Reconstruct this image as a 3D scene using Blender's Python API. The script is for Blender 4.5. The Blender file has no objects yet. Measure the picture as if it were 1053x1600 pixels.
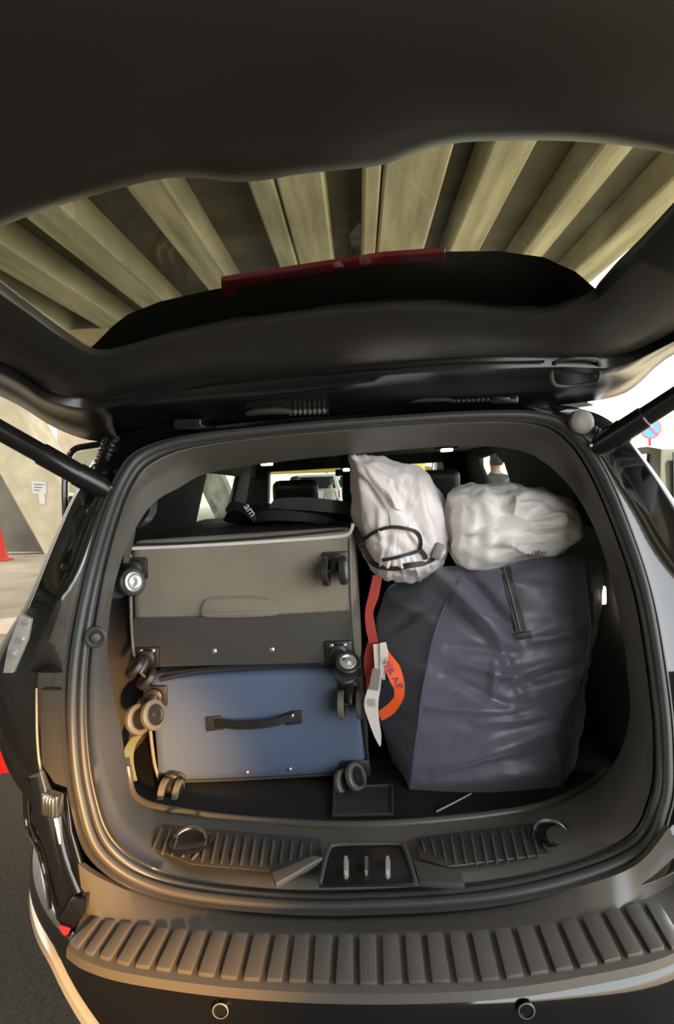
import bpy, bmesh, math, random
import numpy as np
from mathutils import Vector, Matrix, noise
from mathutils.bvhtree import BVHTree

random.seed(4)
SC = bpy.context.scene
COL = SC.collection
R = math.radians

# ------------------------------------------------------------------ camera
IMW, IMH, FPX = 1053.0, 1600.0, 1100.0
CAM = np.array([0.0, 0.0, 1.65])
YAW, PITCH, ROLL = R(1.87), R(2.8), R(2.0)
_f = np.array([-math.sin(YAW) * math.cos(PITCH), math.cos(YAW) * math.cos(PITCH), -math.sin(PITCH)])
_r0 = np.array([math.cos(YAW), math.sin(YAW), 0.0])
_u0 = np.cross(_r0, _f)
_r = math.cos(ROLL) * _r0 - math.sin(ROLL) * _u0
_u = math.cos(ROLL) * _u0 + math.sin(ROLL) * _r0
cd = bpy.data.cameras.new('camera')
cd.sensor_fit = 'VERTICAL'; cd.sensor_height = 36.0; cd.lens = 36.0 * FPX / IMH
cd.clip_start = 0.02; cd.clip_end = 400
cam = bpy.data.objects.new('camera', cd); COL.objects.link(cam)
mw = Matrix.Identity(4)
for i in range(3):
    mw[i][0] = _r[i]; mw[i][1] = _u[i]; mw[i][2] = -_f[i]; mw[i][3] = CAM[i]
cam.matrix_world = mw
SC.camera = cam

# ------------------------------------------------------------------ light
w = bpy.data.worlds.new('sky'); SC.world = w; w.use_nodes = True
bg = w.node_tree.nodes['Background']
bg.inputs[0].default_value = (0.93, 0.97, 1.0, 1); bg.inputs[1].default_value = 3.6
sd = bpy.data.lights.new('sun', 'SUN'); sd.energy = 14.0; sd.angle = R(1.0); sd.color = (1, .95, .85)
sun = bpy.data.objects.new('sun', sd); COL.objects.link(sun)
sun.rotation_euler = Vector((-.50, .22, -.84)).to_track_quat('-Z', 'Y').to_euler()
# unseen warm lamp behind the photographer, falling on the car's left corner
ld = bpy.data.lights.new('warm_lamp', 'SPOT'); ld.energy = 1050; ld.color = (1, .50, .13)
ld.spot_size = R(17); ld.spot_blend = 1.0; ld.shadow_soft_size = .06
lamp = bpy.data.objects.new('warm_lamp', ld); COL.objects.link(lamp)
lamp.location = (.62, -1.3, 1.25)
lamp.rotation_euler = (Vector((-.66, 1.58, .80)) - Vector(lamp.location)).to_track_quat('-Z', 'Y').to_euler()
vs = SC.view_settings
vs.view_transform = 'Standard'; vs.look = 'None'; vs.gamma = 1.0; vs.use_curve_mapping = False
vs.exposure = 0.78
try:
    SC.cycles.use_denoising = True
    SC.cycles.max_bounces = 8; SC.cycles.transparent_max_bounces = 12
except Exception:
    pass

# ------------------------------------------------------------------ pixel helpers
def ray(px, py):
    d = (px - IMW / 2) * _r + (IMH / 2 - py) * _u + FPX * _f
    return d / np.linalg.norm(d)
def PY(px, py, Y):
    d = ray(px, py); return CAM + d * ((Y - CAM[1]) / d[1])
def PZ(px, py, Z):
    d = ray(px, py); return CAM + d * ((Z - CAM[2]) / d[2])
def PX(px, py, X):
    d = ray(px, py); return CAM + d * ((X - CAM[0]) / d[0])
def PP(px, py, p0, n):
    d = ray(px, py); return CAM + d * (np.dot(p0 - CAM, n) / np.dot(d, n))
def proj(p):
    d = np.array(p) - CAM; k = FPX / d.dot(_f)
    return IMW / 2 + d.dot(_r) * k, IMH / 2 - d.dot(_u) * k
def A(*p): return np.array(p, float)
def unit(v):
    v = np.array(v, float); return v / (np.linalg.norm(v) + 1e-12)

# ------------------------------------------------------------------ materials
def mat(name, col, rough=.5, metal=0., bump=None, var=None, coat=0., sheen=0., emit=None, spec=None):
    m = bpy.data.materials.new(name); m.use_nodes = True
    nt = m.node_tree; b = nt.nodes['Principled BSDF']
    b.inputs['Base Color'].default_value = (*col, 1)
    b.inputs['Roughness'].default_value = rough; b.inputs['Metallic'].default_value = metal
    if coat: b.inputs['Coat Weight'].default_value = coat; b.inputs['Coat Roughness'].default_value = .05
    if sheen: b.inputs['Sheen Weight'].default_value = sheen
    if spec is not None: b.inputs['Specular IOR Level'].default_value = spec
    if emit: b.inputs['Emission Color'].default_value = (*emit[0], 1); b.inputs['Emission Strength'].default_value = emit[1]
    tc = nt.nodes.new('ShaderNodeTexCoord')
    if var:
        n = nt.nodes.new('ShaderNodeTexNoise'); n.inputs['Scale'].default_value = var[0]; n.inputs['Detail'].default_value = 6
        r = nt.nodes.new('ShaderNodeValToRGB')
        a = var[1]
        r.color_ramp.elements[0].position = .3; r.color_ramp.elements[1].position = .7
        r.color_ramp.elements[0].color = (*[c * (1 - a) for c in col], 1)
        r.color_ramp.elements[1].color = (*[min(1, c * (1 + a)) for c in col], 1)
        mp = nt.nodes.new('ShaderNodeMapping')
        if len(var) > 2: mp.inputs['Scale'].default_value = var[2]
        nt.links.new(tc.outputs['Object'], mp.inputs['Vector']); nt.links.new(mp.outputs['Vector'], n.inputs['Vector'])
        nt.links.new(n.outputs['Fac'], r.inputs['Fac']); nt.links.new(r.outputs['Color'], b.inputs['Base Color'])
    if bump:
        n = nt.nodes.new('ShaderNodeTexNoise'); n.inputs['Scale'].default_value = bump[0]; n.inputs['Detail'].default_value = 3
        nt.links.new(tc.outputs['Object'], n.inputs['Vector'])
        bp = nt.nodes.new('ShaderNodeBump'); bp.inputs['Strength'].default_value = bump[1]
        bp.inputs['Distance'].default_value = bump[2] if len(bump) > 2 else .002
        nt.links.new(n.outputs['Fac'], bp.inputs['Height']); nt.links.new(bp.outputs['Normal'], b.inputs['Normal'])
    return m
def glassmat(name, tint, refl=.08, rough=0.02):
    m = bpy.data.materials.new(name); m.use_nodes = True
    nt = m.node_tree; nt.nodes.clear()
    o = nt.nodes.new('ShaderNodeOutputMaterial'); t = nt.nodes.new('ShaderNodeBsdfTransparent')
    g = nt.nodes.new('ShaderNodeBsdfGlossy'); x = nt.nodes.new('ShaderNodeMixShader')
    t.inputs[0].default_value = (*tint, 1); g.inputs['Roughness'].default_value = rough
    x.inputs[0].default_value = refl
    nt.links.new(t.outputs[0], x.inputs[1]); nt.links.new(g.outputs[0], x.inputs[2]); nt.links.new(x.outputs[0], o.inputs[0])
    return m

M = {}
M['plastic'] = mat('black_trim_plastic', (.045, .043, .040), .48, bump=(900, .25, .0006))
M['trim'] = mat('cargo_side_trim', (.112, .107, .100), .50, bump=(900, .25, .0006))
M['tailtrim'] = mat('tailgate_trim_plastic', (.021, .0205, .0195), .36, bump=(700, .2, .0006))
M['gloss'] = mat('gloss_black_paint', (.006, .006, .007), .08, coat=.6)
M['satin'] = mat('satin_black_metal', (.010, .010, .011), .22)
M['rubber'] = mat('weatherstrip_rubber', (.042, .042, .042), .44)
M['guard'] = mat('bumper_guard_plastic', (.086, .080, .072), .24, bump=(500, .3, .0008))
M['carpet'] = mat('cargo_carpet', (.010, .010, .011), .9, bump=(600, .5, .002))
M['headliner'] = mat('headliner_cloth', (.075, .073, .070), .85, bump=(400, .3, .001))
M['cabin'] = mat('cabin_dark', (.018, .018, .018), .7)
M['seat'] = mat('seat_leather', (.015, .015, .016), .45, bump=(200, .2, .001))
M['chrome'] = mat('bright_steel', (.75, .74, .72), .22, 1.0)
M['silver'] = mat('silver_skid_trim', (.62, .60, .56), .30, .55)
M['redlens'] = mat('red_lamp_lens', (.50, .012, .018), .12, coat=.5)
M['reddim'] = mat('dark_red_lamp_lens', (.26, .02, .035), .3)
M['glass'] = glassmat('tailgate_glass', (.66, .67, .60), .05)
M['carglass'] = glassmat('car_window_glass', (.75, .80, .78), .06)
M['darkglass'] = mat('dark_vehicle_glass', (.02, .025, .028), .06)
M['lampglow'] = mat('dome_lamp_lens', (1, .9, .7), .4, emit=((1, .85, .55), 6))
M['lampcool'] = mat('cargo_lamp_lens', (1, .95, .85), .4, emit=((1, .93, .7), 5))
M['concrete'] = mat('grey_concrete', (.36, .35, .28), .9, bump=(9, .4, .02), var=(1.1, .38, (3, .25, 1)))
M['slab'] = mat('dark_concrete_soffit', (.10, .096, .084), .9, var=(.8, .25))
M['pier'] = mat('sun_lightened_concrete_pier', (.66, .58, .41), .9, bump=(14, .4, .02), var=(2.2, .18))  # base colour raised so the sunlit look of the concrete is painted in
M['pier2'] = mat('tan_concrete_column', (.58, .47, .34), .9, var=(1.4, .2))
M['darkwall'] = mat('stained_concrete_wall', (.17, .155, .13), .9, var=(1.2, .35))
M['asphalt'] = mat('asphalt', (.085, .073, .053), .95, bump=(120, .9, .006), var=(60, .35))
M['paving'] = mat('sun_warmed_concrete_paving', (.43, .36, .26), .9, var=(1.2, .18))  # lightened and warmed, sunlit ground brightness is put into the colour
M['kerbwhite'] = mat('kerb_white_paint', (.75, .74, .70), .7, var=(8, .1))
M['kerbyellow'] = mat('kerb_yellow_paint', (.80, .48, .03), .7, var=(8, .12))
M['orange'] = mat('cone_red', (.75, .06, .04), .5)
M['paper'] = mat('white_paper', (.80, .80, .80), .7)
M['ink'] = mat('dark_ink', (.03, .03, .035), .7)
M['white_paint'] = mat('white_vehicle_paint', (.80, .80, .80), .2, coat=.5)
M['green_paint'] = mat('dark_green_grey_paint', (.10, .11, .085), .25, coat=.4)
M['teal_paint'] = mat('teal_vehicle_paint', (.05, .20, .18), .25, coat=.4)
M['grey_paint'] = mat('grey_vehicle_paint', (.28, .28, .28), .25, coat=.4)
M['tyre'] = mat('tyre_rubber', (.02, .02, .02), .8)
M['facade'] = mat('cream_facade', (.80, .70, .46), .85, var=(.4, .08))
M['facade_dark'] = mat('ochre_lattice', (.52, .41, .20), .85)
M['signblue'] = mat('sign_blue', (.02, .16, .72), .4)
M['signred'] = mat('sign_red', (.78, .03, .06), .4)
M['yellow'] = mat('yellow_canopy', (.80, .66, .12), .6)
M['foliage'] = mat('roadside_green', (.10, .16, .07), .8, var=(3, .4))
# luggage
M['case_grey'] = mat('grey_brown_suitcase_fabric', (.215, .190, .145), .70, bump=(350, .5, .0015), var=(5, .14), sheen=.1)
M['case_dark'] = mat('charcoal_suitcase_fabric', (.052, .048, .042), .72, bump=(500, .5, .001))
M['case_black'] = mat('black_suitcase_fabric', (.014, .014, .014), .7, bump=(400, .5, .001))
M['case_blue'] = mat('navy_blue_suitcase_fabric', (.082, .118, .200), .46, bump=(420, .5, .0012), sheen=.2)
M['piping_white'] = mat('white_piping', (.70, .68, .65), .45)
M['piping_grey'] = mat('grey_piping', (.17, .16, .14), .5)
M['hard'] = mat('black_hard_plastic', (.022, .021, .020), .34)
M['wheel'] = mat('grey_caster_tyre', (.13, .125, .11), .45)
M['wheeldark'] = mat('dark_caster_tyre', (.028, .027, .026), .35)
M['hub'] = mat('silver_wheel_hub', (.62, .62, .60), .32, .7)
M['rivet'] = mat('steel_rivet', (.62, .60, .55), .3, .8)
M['nylon'] = mat('dark_navy_nylon', (.122, .126, .170), .38, bump=(260, .25, .0008), sheen=.3)
M['navy_pipe'] = mat('navy_seam_piping', (.080, .092, .135), .6)
M['zip'] = mat('black_zip_tape', (.030, .032, .045), .5)
M['sack'] = mat('white_nylon_sack', (.82, .77, .77), .45, bump=(60, .25, .003), sheen=.3)
M['polybag'] = mat('milky_plastic_bag', (.86, .83, .81), .30, bump=(40, .25, .003))
M['cord'] = mat('black_webbing', (.016, .016, .017), .55)
M['shinystrap'] = mat('sheen_lightened_black_strap', (.10, .10, .10), .22)  # black strap lightened to grey, part of its sheen is in the colour
M['orange_strap'] = mat('orange_webbing', (.92, .115, .02), .5, bump=(500, .4, .001))
M['red_strap'] = mat('dark_red_webbing', (.36, .03, .018), .5, bump=(500, .4, .001))
M['purple'] = mat('purple_print', (.20, .07, .22), .6)
M['tagpaper'] = mat('glossy_tag_paper', (.62, .58, .54), .35)
M['taggrey'] = mat('tag_print_grey', (.22, .21, .20), .4)
M['green_strap'] = mat('olive_strap', (.14, .15, .08), .7)
M['skin'] = mat('skin', (.45, .26, .18), .6)
M['hair'] = mat('dark_hair', (.03, .022, .016), .7)
M['shirt_dark'] = mat('dark_shirt', (.045, .05, .05), .8)
M['shirt_white'] = mat('white_shirt', (.75, .75, .72), .8)
M['trousers'] = mat('dark_trousers', (.05, .05, .06), .8)

# ------------------------------------------------------------------ mesh helpers
def place(o, parent):
    COL.objects.link(o)
    if parent is not None:
        o.parent = parent
        o.matrix_parent_inverse = Matrix.Translation(parent.get('_base', (0, 0, 0))).inverted() if parent.type == 'EMPTY' else Matrix.Identity(4)
    return o
def mesh(name, VF, m, parent=None, smooth=True, angle=40):
    V, F = VF
    me = bpy.data.meshes.new(name)
    me.from_pydata([tuple(map(float, v)) for v in V], [], [tuple(int(i) for i in f) for f in F])
    me.update()
    bm = bmesh.new(); bm.from_mesh(me)
    bmesh.ops.recalc_face_normals(bm, faces=bm.faces)
    if smooth:
        for f in bm.faces: f.smooth = True
        lim = R(angle)
        for e in bm.edges:
            if len(e.link_faces) == 2 and e.calc_face_angle(0) > lim: e.smooth = False
    bm.to_mesh(me); bm.free()
    me.materials.append(M[m] if isinstance(m, str) else m)
    o = bpy.data.objects.new(name, me)
    return place(o, parent)
def thing(name, label, cat, base, group=None):
    o = bpy.data.objects.new(name, None); COL.objects.link(o)
    o.location = base; o.empty_display_size = .1
    o['_base'] = tuple(map(float, base))
    o['label'] = label; o['category'] = cat
    if group: o['group'] = group
    return o
def tag(o, label, cat, group=None):
    o['label'] = label; o['category'] = cat
    if group: o['group'] = group
    return o
def struct(o, label=None, cat=None):
    o['kind'] = 'structure'
    if label: o['label'] = label
    if cat: o['category'] = cat
    return o
def cr(P, n=8, closed=False):
    P = np.array(P, float); N = len(P); out = []
    segs = N if closed else N - 1
    for i in range(segs):
        if closed: a, b, c, d = P[(i - 1) % N], P[i], P[(i + 1) % N], P[(i + 2) % N]
        else: a, b, c, d = P[max(i - 1, 0)], P[i], P[i + 1], P[min(i + 2, N - 1)]
        for k in range(n):
            t = k / n
            out.append(.5 * (2 * b + (c - a) * t + (2 * a - 5 * b + 4 * c - d) * t * t + (3 * b - a - 3 * c + d) * t ** 3))
    if not closed: out.append(P[-1])
    return np.array(out)
def loft(loops, closed=True, caps=(False, False)):
    n = len(loops[0]); V = []; F = []
    for l in loops: V.extend(l)
    for j in range(len(loops) - 1):
        for i in range(n if closed else n - 1):
            k = (i + 1) % n
            F.append((j * n + i, j * n + k, (j + 1) * n + k, (j + 1) * n + i))
    if caps[0]: F.append(tuple(range(n))[::-1])
    if caps[1]: F.append(tuple((len(loops) - 1) * n + i for i in range(n)))
    return V, F
def tube(P, r, n=8, closed=False, flat=1.0, up=None):
    P = np.array(P, float); N = len(P); loops = []
    rr = np.full(N, r) if np.isscalar(r) else np.array(r)
    T = np.gradient(P, axis=0) if not closed else np.roll(P, -1, 0) - np.roll(P, 1, 0)
    T = np.array([unit(t) for t in T])
    nrm = np.array(up, float) if up is not None else (A(0, 0, 1) if abs(T[0][2]) < .9 else A(1, 0, 0))
    for i in range(N):
        if up is not None: nrm = np.array(up, float)
        nrm = unit(nrm - T[i] * nrm.dot(T[i])); b = np.cross(T[i], nrm)
        loops.append([P[i] + rr[i] * (math.cos(2 * math.pi * k / n) * b + flat * math.sin(2 * math.pi * k / n) * nrm) for k in range(n)])
    if closed: loops.append(loops[0])
    return loft(loops, True, (not closed, not closed))
def prism(poly, vec):
    n = len(poly); poly = [np.array(p, float) for p in poly]; vec = np.array(vec, float)
    V = poly + [p + vec for p in poly]
    F = [tuple(range(n))[::-1], tuple(range(n, 2 * n))] + [(i, (i + 1) % n, n + (i + 1) % n, n + i) for i in range(n)]
    return V, F
def bprism(name, poly, vec, m, parent=None, bevel=.004, seg=2, smooth=True):
    V, F = prism(poly, vec)
    return bevmesh(name, (V, F), m, parent, bevel, seg, smooth)
def bevmesh(name, VF, m, parent=None, bevel=.004, seg=2, smooth=True):
    V, F = VF
    bm = bmesh.new(); vs_ = [bm.verts.new(tuple(map(float, v))) for v in V]
    for f in F: bm.faces.new([vs_[i] for i in f])
    bmesh.ops.recalc_face_normals(bm, faces=bm.faces)
    if bevel: bmesh.ops.bevel(bm, geom=[e for e in bm.edges if len(e.link_faces) == 2 and e.calc_face_angle(0) > .5], offset=bevel, segments=seg, profile=.6, affect='EDGES', clamp_overlap=True)
    me = bpy.data.meshes.new(name)
    if smooth:
        for f in bm.faces: f.smooth = True
        for e in bm.edges:
            if len(e.link_faces) == 2 and e.calc_face_angle(0) > R(42): e.smooth = False
    bm.to_mesh(me); bm.free()
    me.materials.append(M[m] if isinstance(m, str) else m)
    return place(bpy.data.objects.new(name, me), parent)
def box8(c, ax, h):
    c = np.array(c, float); ax = [unit(a) for a in ax]
    V = [c + sx * h[0] * ax[0] + sy * h[1] * ax[1] + sz * h[2] * ax[2] for sz in (-1, 1) for sx, sy in ((-1, -1), (1, -1), (1, 1), (-1, 1))]
    F = [(0, 3, 2, 1), (4, 5, 6, 7), (0, 1, 5, 4), (1, 2, 6, 5), (2, 3, 7, 6), (3, 0, 4, 7)]
    return V, F
XYZ = (A(1, 0, 0), A(0, 1, 0), A(0, 0, 1))
def box(name, lo, hi, m, parent=None, bevel=.004, seg=2):
    lo = A(*lo); hi = A(*hi)
    return bevmesh(name, box8((lo + hi) / 2, XYZ, (hi - lo) / 2), m, parent, bevel, seg)
def obox(name, c, ax, h, m, parent=None, bevel=.004, seg=2):
    return bevmesh(name, box8(c, ax, h), m, parent, bevel, seg)
def lathe(c, axis, prof, n=24):
    axis = unit(axis); t = A(0, 0, 1) if abs(axis[2]) < .9 else A(1, 0, 0)
    a = unit(np.cross(axis, t)); b = np.cross(axis, a); c = np.array(c, float)
    loops = [[c + axis * h + r * (math.cos(2 * math.pi * k / n) * a + math.sin(2 * math.pi * k / n) * b) for k in range(n)] for r, h in prof]
    return loft(loops, True, (True, True))
def ribbon(P, W, th):
    """strap along P with half width vectors W[i] and thickness th"""
    P = np.array(P, float); W = np.array(W, float); N = len(P)
    T = np.gradient(P, axis=0); loops = []
    for i in range(N):
        n = unit(np.cross(unit(T[i]), unit(W[i]))) * th / 2
        loops.append([P[i] - W[i] - n, P[i] + W[i] - n, P[i] + W[i] + n, P[i] - W[i] + n])
    return loft(loops, True, (True, True))
def bvh_of(o):
    me = o.data
    return BVHTree.FromPolygons([v.co[:] for v in me.vertices], [p.vertices[:] for p in me.polygons])
def hit(bvh, px, py, lift=.002):
    d = ray(px, py)
    loc, nor, _, _ = bvh.ray_cast(Vector(CAM), Vector(d))
    if loc is None: return None, None
    nor = np.array(nor)
    if nor.dot(d) > 0: nor = -nor
    return np.array(loc) + nor * lift, nor
def text(name, body, size, origin, xdir, ydir, m, parent=None, thick=.0006, align='CENTER'):
    cu = bpy.data.curves.new(name, 'FONT'); cu.body = body; cu.size = size; cu.extrude = thick
    cu.align_x = align; cu.align_y = 'CENTER'; cu.resolution_u = 3
    tmp = bpy.data.objects.new('tmp', cu); COL.objects.link(tmp)
    dg = bpy.context.evaluated_depsgraph_get(); dg.update()
    me = bpy.data.meshes.new_from_object(tmp.evaluated_get(dg))
    COL.objects.unlink(tmp); bpy.data.objects.remove(tmp)
    x = unit(xdir); y = unit(np.array(ydir) - x * x.dot(ydir)); z = np.cross(x, y)
    mt = Matrix(((x[0], y[0], z[0], origin[0]), (x[1], y[1], z[1], origin[1]), (x[2], y[2], z[2], origin[2]), (0, 0, 0, 1)))
    me.transform(mt); me.materials.clear(); me.materials.append(M[m])
    return place(bpy.data.objects.new(name, me), parent)
def displace(o, fn):
    me = o.data; n = len(me.vertices)
    co = np.empty(n * 3); me.vertices.foreach_get('co', co); co = co.reshape(-1, 3)
    no = np.array([v.normal[:] for v in me.vertices])
    for i in range(n): co[i] += no[i] * fn(co[i], no[i])
    me.vertices.foreach_set('co', co.ravel()); me.update()
def fbm(p, s, oct=3): 
    return noise.fractal(Vector((p[0] * s[0], p[1] * s[1], p[2] * s[2])), 1.0, 2.0, oct)
def ridge(p, s):
    return 1 - abs(noise.noise(Vector((p[0] * s[0], p[1] * s[1], p[2] * s[2]))) * 2)
# ------------------------------------------------------------------ the setting
o = box('floor', (-40, -14, -.2), (40, 75, 0), 'asphalt', bevel=0); struct(o, 'dark asphalt ground under the viaduct', 'ground')
o = box('pavement', (-16, 5.6, -.1), (-2.7, 60, .03), 'paving', bevel=.01); struct(o, 'tan concrete paving beside the slanted pier, sunlight put into its colour', 'pavement')  # paler sheet stands in for ground brightened by the sun
o = box('traffic_island', (1.35, 8.9, -.1), (2.7, 13, .12), 'paving', bevel=.02); struct(o, 'low pale kerb island right of the car', 'island')
o = box('sidewalk', (2.75, -14, -.1), (30, 60, .02), 'paving', bevel=.01); struct(o, 'sunlit pale paving on the right', 'pavement')
HZ = 5.35; ZB = 1.65 + HZ
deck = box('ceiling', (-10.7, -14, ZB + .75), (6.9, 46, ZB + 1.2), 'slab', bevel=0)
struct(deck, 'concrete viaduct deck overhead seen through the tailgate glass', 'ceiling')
def girder(s0, s1):
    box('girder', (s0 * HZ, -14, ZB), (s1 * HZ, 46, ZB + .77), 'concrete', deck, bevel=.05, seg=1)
for s0, s1 in ((-1.99, -1.80), (-1.61, -1.42), (-1.206, -1.03), (-.756, -.61)): girder(s0, s1)
girder(-.342, -.253); girder(-.246, -.085); girder(.048, .108); girder(.115, .325)
for s0, s1 in ((.44, .58), (.79, .90), (1.13, 1.285)): girder(s0, s1)

o = box('added_wall_rear', (-30, -13, 0), (3.0, -12.6, 9.5), 'darkwall', None, .02); struct(o, 'added unseen concrete wall behind the photographer, blocking sky light', 'wall')  # added out of view to keep white sky out of the gloss paint
o = box('added_wall_side', (-17.4, -12.6, 0), (-17, 46, 9.5), 'darkwall', None, .02); struct(o, 'added tall concrete wall left of the parking lane, blocking sky light', 'wall')  # added and raised to block bright sky from the left flange reflections
pier = bprism('slanted_pier', [PY(-196, 389, 15), PY(-112, 387, 15), PY(160, 869, 15), PY(70, 869, 15)], (0, 1.1, 0), 'pier', None, .04, 1)
tag(pier, 'pale slanted concrete pier leg with white notice on it', 'column')
pier2 = bprism('slanted_pier', [PY(222, 562, 30), PY(263, 561, 30), PY(337, 722, 30), PY(376, 812, 30), PY(338, 813, 30), PY(302, 740, 30)], (0, 1.0, 0), 'concrete', None, .03, 1)
tag(pier2, 'grey slanted concrete strut seen through the left side window', 'column')
col = bprism('concrete_column', [PY(88, 514, 24), PY(168, 511, 24), PY(168, 830, 24), PY(88, 830, 24)], (0, 1.4, 0), 'pier2', None, .04, 1)
tag(col, 'tan concrete column standing behind the slanted pier', 'column')
o = bprism('wall_back', [PY(-260, 735, 17), PY(80, 735, 17), PY(80, 862, 17), PY(-260, 862, 17)], (0, .4, 0), 'darkwall', None, .02, 1)
struct(o, 'low stained concrete wall behind the slanted pier', 'wall')
# notices on the pier
pn = thing('paper_notice', 'white printed paper notice fixed to the slanted pier', 'notice', PY(62, 775, 14.97))
sh = bprism('sheet', [PY(49, 752, 14.98), PY(71, 753, 14.98), PY(73, 771, 14.98), PY(51, 771, 14.98)], (0, -.006, 0), 'paper', pn, 0)
for k in range(3):
    y = 756 + k * 4.5
    bprism('print_line', [PY(53, y, 14.97), PY(69 - k * 3, y + .4, 14.97), PY(69 - k * 3, y + 2, 14.97), PY(53, y + 1.6, 14.97)], (0, -.003, 0), 'taggrey', pn, 0)
bprism('slip', [PY(60, 771, 14.98), PY(69, 771, 14.98), PY(71, 787, 14.98), PY(62, 787, 14.98)], (0, -.006, 0), 'paper', pn, 0)
# cone
cb = PZ(2, 876, .03)
cone = thing('traffic_cone', 'red traffic cone with white band beside the low wall', 'cone', cb)
mesh('cone_body', lathe(cb + A(0, 0, .04), (0, 0, 1), [(.17, 0), (.155, .04), (.03, .66), (.02, .67)], 20), 'orange', cone)
mesh('band', lathe(cb + A(0, 0, .30), (0, 0, 1), [(.113, 0), (.1, .0), (.074, .14), (.088, .14)], 20), 'paper', cone)
box('foot', cb + A(-.2, -.2, 0), cb + A(.2, .2, .045), 'orange', cone, .015)
# painted kerb
k0 = PZ(-60, 1000, .03)
kerb = thing('painted_kerb', 'yellow and white painted kerb on the left pavement', 'kerb', k0)
for i in range(9):
    c = k0 + A(-1.4 + i * .42, .15 + .18 * (i - 3), .07)
    obox('kerb_block', c, (A(.92, .39, 0), A(-.39, .92, 0), A(0, 0, 1)), (.225, .09, .075), 'kerbyellow' if i % 2 else 'kerbwhite', kerb, .012)

# right of the car: building, sign, vehicles
bl = thing('lattice_building', 'cream building with lattice facade beyond the no parking sign', 'building', (21, 40, 0))
box('wall', (12.5, 40, 0), (34, 46, 5.2), 'facade', bl, .02)
for i in range(26):
    for j in range(4):
        x = 13.2 + i * .62; z = 1.9 + j * .55
        box('lattice_recess', (x, 39.94, z), (x + .42, 40.02, z + .38), 'facade_dark', bl, 0)
box('ledge', (12.4, 39.7, 4.35), (34, 40.1, 4.6), 'facade_dark', bl, .02)
sp = PY(1016, 669, 15)
sg = thing('no_parking_sign', 'round blue and red no parking sign on a post', 'sign', (sp[0], 15, .02))
mesh('sign_rim', lathe(sp, (0, -1, 0), [(.22, -.01), (.225, 0), (.225, .008), (.19, .010)], 40), 'signred', sg)
mesh('sign_face', lathe(sp, (0, -1, 0), [(.190, .006), (.190, .0125)], 40), 'signblue', sg)
obox('slash', sp + A(0, -.0145, 0), (A(.78, 0, -.78), A(0, 1, 0), A(.78, 0, .78)), (.20, .003, .024), 'signred', sg, 0)
mesh('post', tube([(sp[0], 15.03, .02), (sp[0], 15.03, sp[2] + .1)], .03, 10), 'signred', sg)

def vehicle(name, label, cx, y, heading, L, W, H, paint, cab=(.16, .9), hood=.55, group=None):
    """side profile lofted across the width; y is the rear end, heading 1 = drives away"""
    t = thing(name, label, 'car', (cx, y + L / 2, 0), group)
    def P(u, v, z): return A(cx + v * W / 2, y + (u if heading > 0 else 1 - u) * L, z)
    z0 = .22; zb = H * hood
    prof_low = [(0.02, z0), (0, .45), (.01, zb), (cab[0], zb + .02), (cab[1], zb + .02), (.985, zb - .1), (1, .45), (.98, z0)]
    lows = [[P(u, s * k, z) for u, z in prof_low] for s, k in ((-1, .97), (-1, 1), (1, 1), (1, .97))]
    bevmesh('body', loft([lows[1], lows[2]], True, (True, True)), paint, t, .05, 2)
    a, b = cab; sl = .07
    ca = [(a - .10, zb), (a - .06 + sl * .3, H - .05), (a + .05, H), (b - .28, H), (b - .20, H - .06), (b - .02, zb)]
    bevmesh('cabin', loft([[P(u, -.98 + (.16 if z > zb + .1 else 0), z) for u, z in ca], [P(u, .98 - (.16 if z > zb + .1 else 0), z) for u, z in ca]], True, (True, True)), paint, t, .03, 2)
    zz = (zb + .07, H - .10)
    e = .012
    for s in (-1, 1):
        for u0, u1, i0, i1 in ((a + .0, a + .24, .03, 0), (a + .27, b - .17, 0, .10)):
            q = [P(u0, s * (.975), zz[0]), P(u1, s * .975, zz[0]), P(u1 - i1, s * .845, zz[1]), P(u0 + i0, s * .845, zz[1])]
            bprism('window', q, (s * .02, 0, 0), 'darkglass', t, 0)
    du = (a - .10) * 1.0
    rg = [P(a - .10, -.80, zz[0]), P(a - .10, .80, zz[0]), P(a - .055, .70, zz[1]), P(a - .055, -.70, zz[1])]
    bprism('rear_window', rg, (0, -.03 * heading, 0), 'darkglass', t, 0)
    wg = [P(b - .035, -.82, zz[0]), P(b - .035, .82, zz[0]), P(b - .185, .72, zz[1]), P(b - .185, -.72, zz[1])]
    bprism('windscreen', wg, (0, .06 * heading, 0.02), 'darkglass', t, 0)
    for s in (-1, 1):
        c = P(0, s * .84, zb - .14)
        obox('tail_lamp', c, XYZ, (.10, .03, .11), 'redlens', t, .015)
        c = P(1, s * .80, zb - .22)
        obox('head_lamp', c, XYZ, (.14, .03, .07), 'chrome', t, .015)
        for u in (.19, .80):
            c = P(u, s * .90, .32)
            mesh('wheel', lathe(c, (s, 0, 0), [(.20, -.1), (.32, -.1), (.32, .08), (.30, .10), (.2, .09), (.19, .06), (.05, .07)], 20), 'tyre', t)
    box('bumper', P(-.01 if heading > 0 else 1.0, -.95, .30) - A(0, .03, 0), P(.0 if heading > 0 else 1.01, .95, .50) + A(0, .03, 0), 'satin' if paint != 'teal_paint' else 'chrome', t, .02)
    box('number_plate', P(0, -.22, .56) + A(0, -.04, 0), P(0, .22, .68) + A(0, -.02, 0), 'paper', t, .005) if heading > 0 else None
    return t
vehicle('parked_van', 'dark green grey van parked right of the car', 4.55, 8.6, 1, 4.6, 1.85, 1.92, 'green_paint', (.12, .92), .50)
vehicle('parked_car', 'white car parked beyond the no parking sign', 9.3, 20, 1, 4.3, 1.75, 1.5, 'white_paint')
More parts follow.
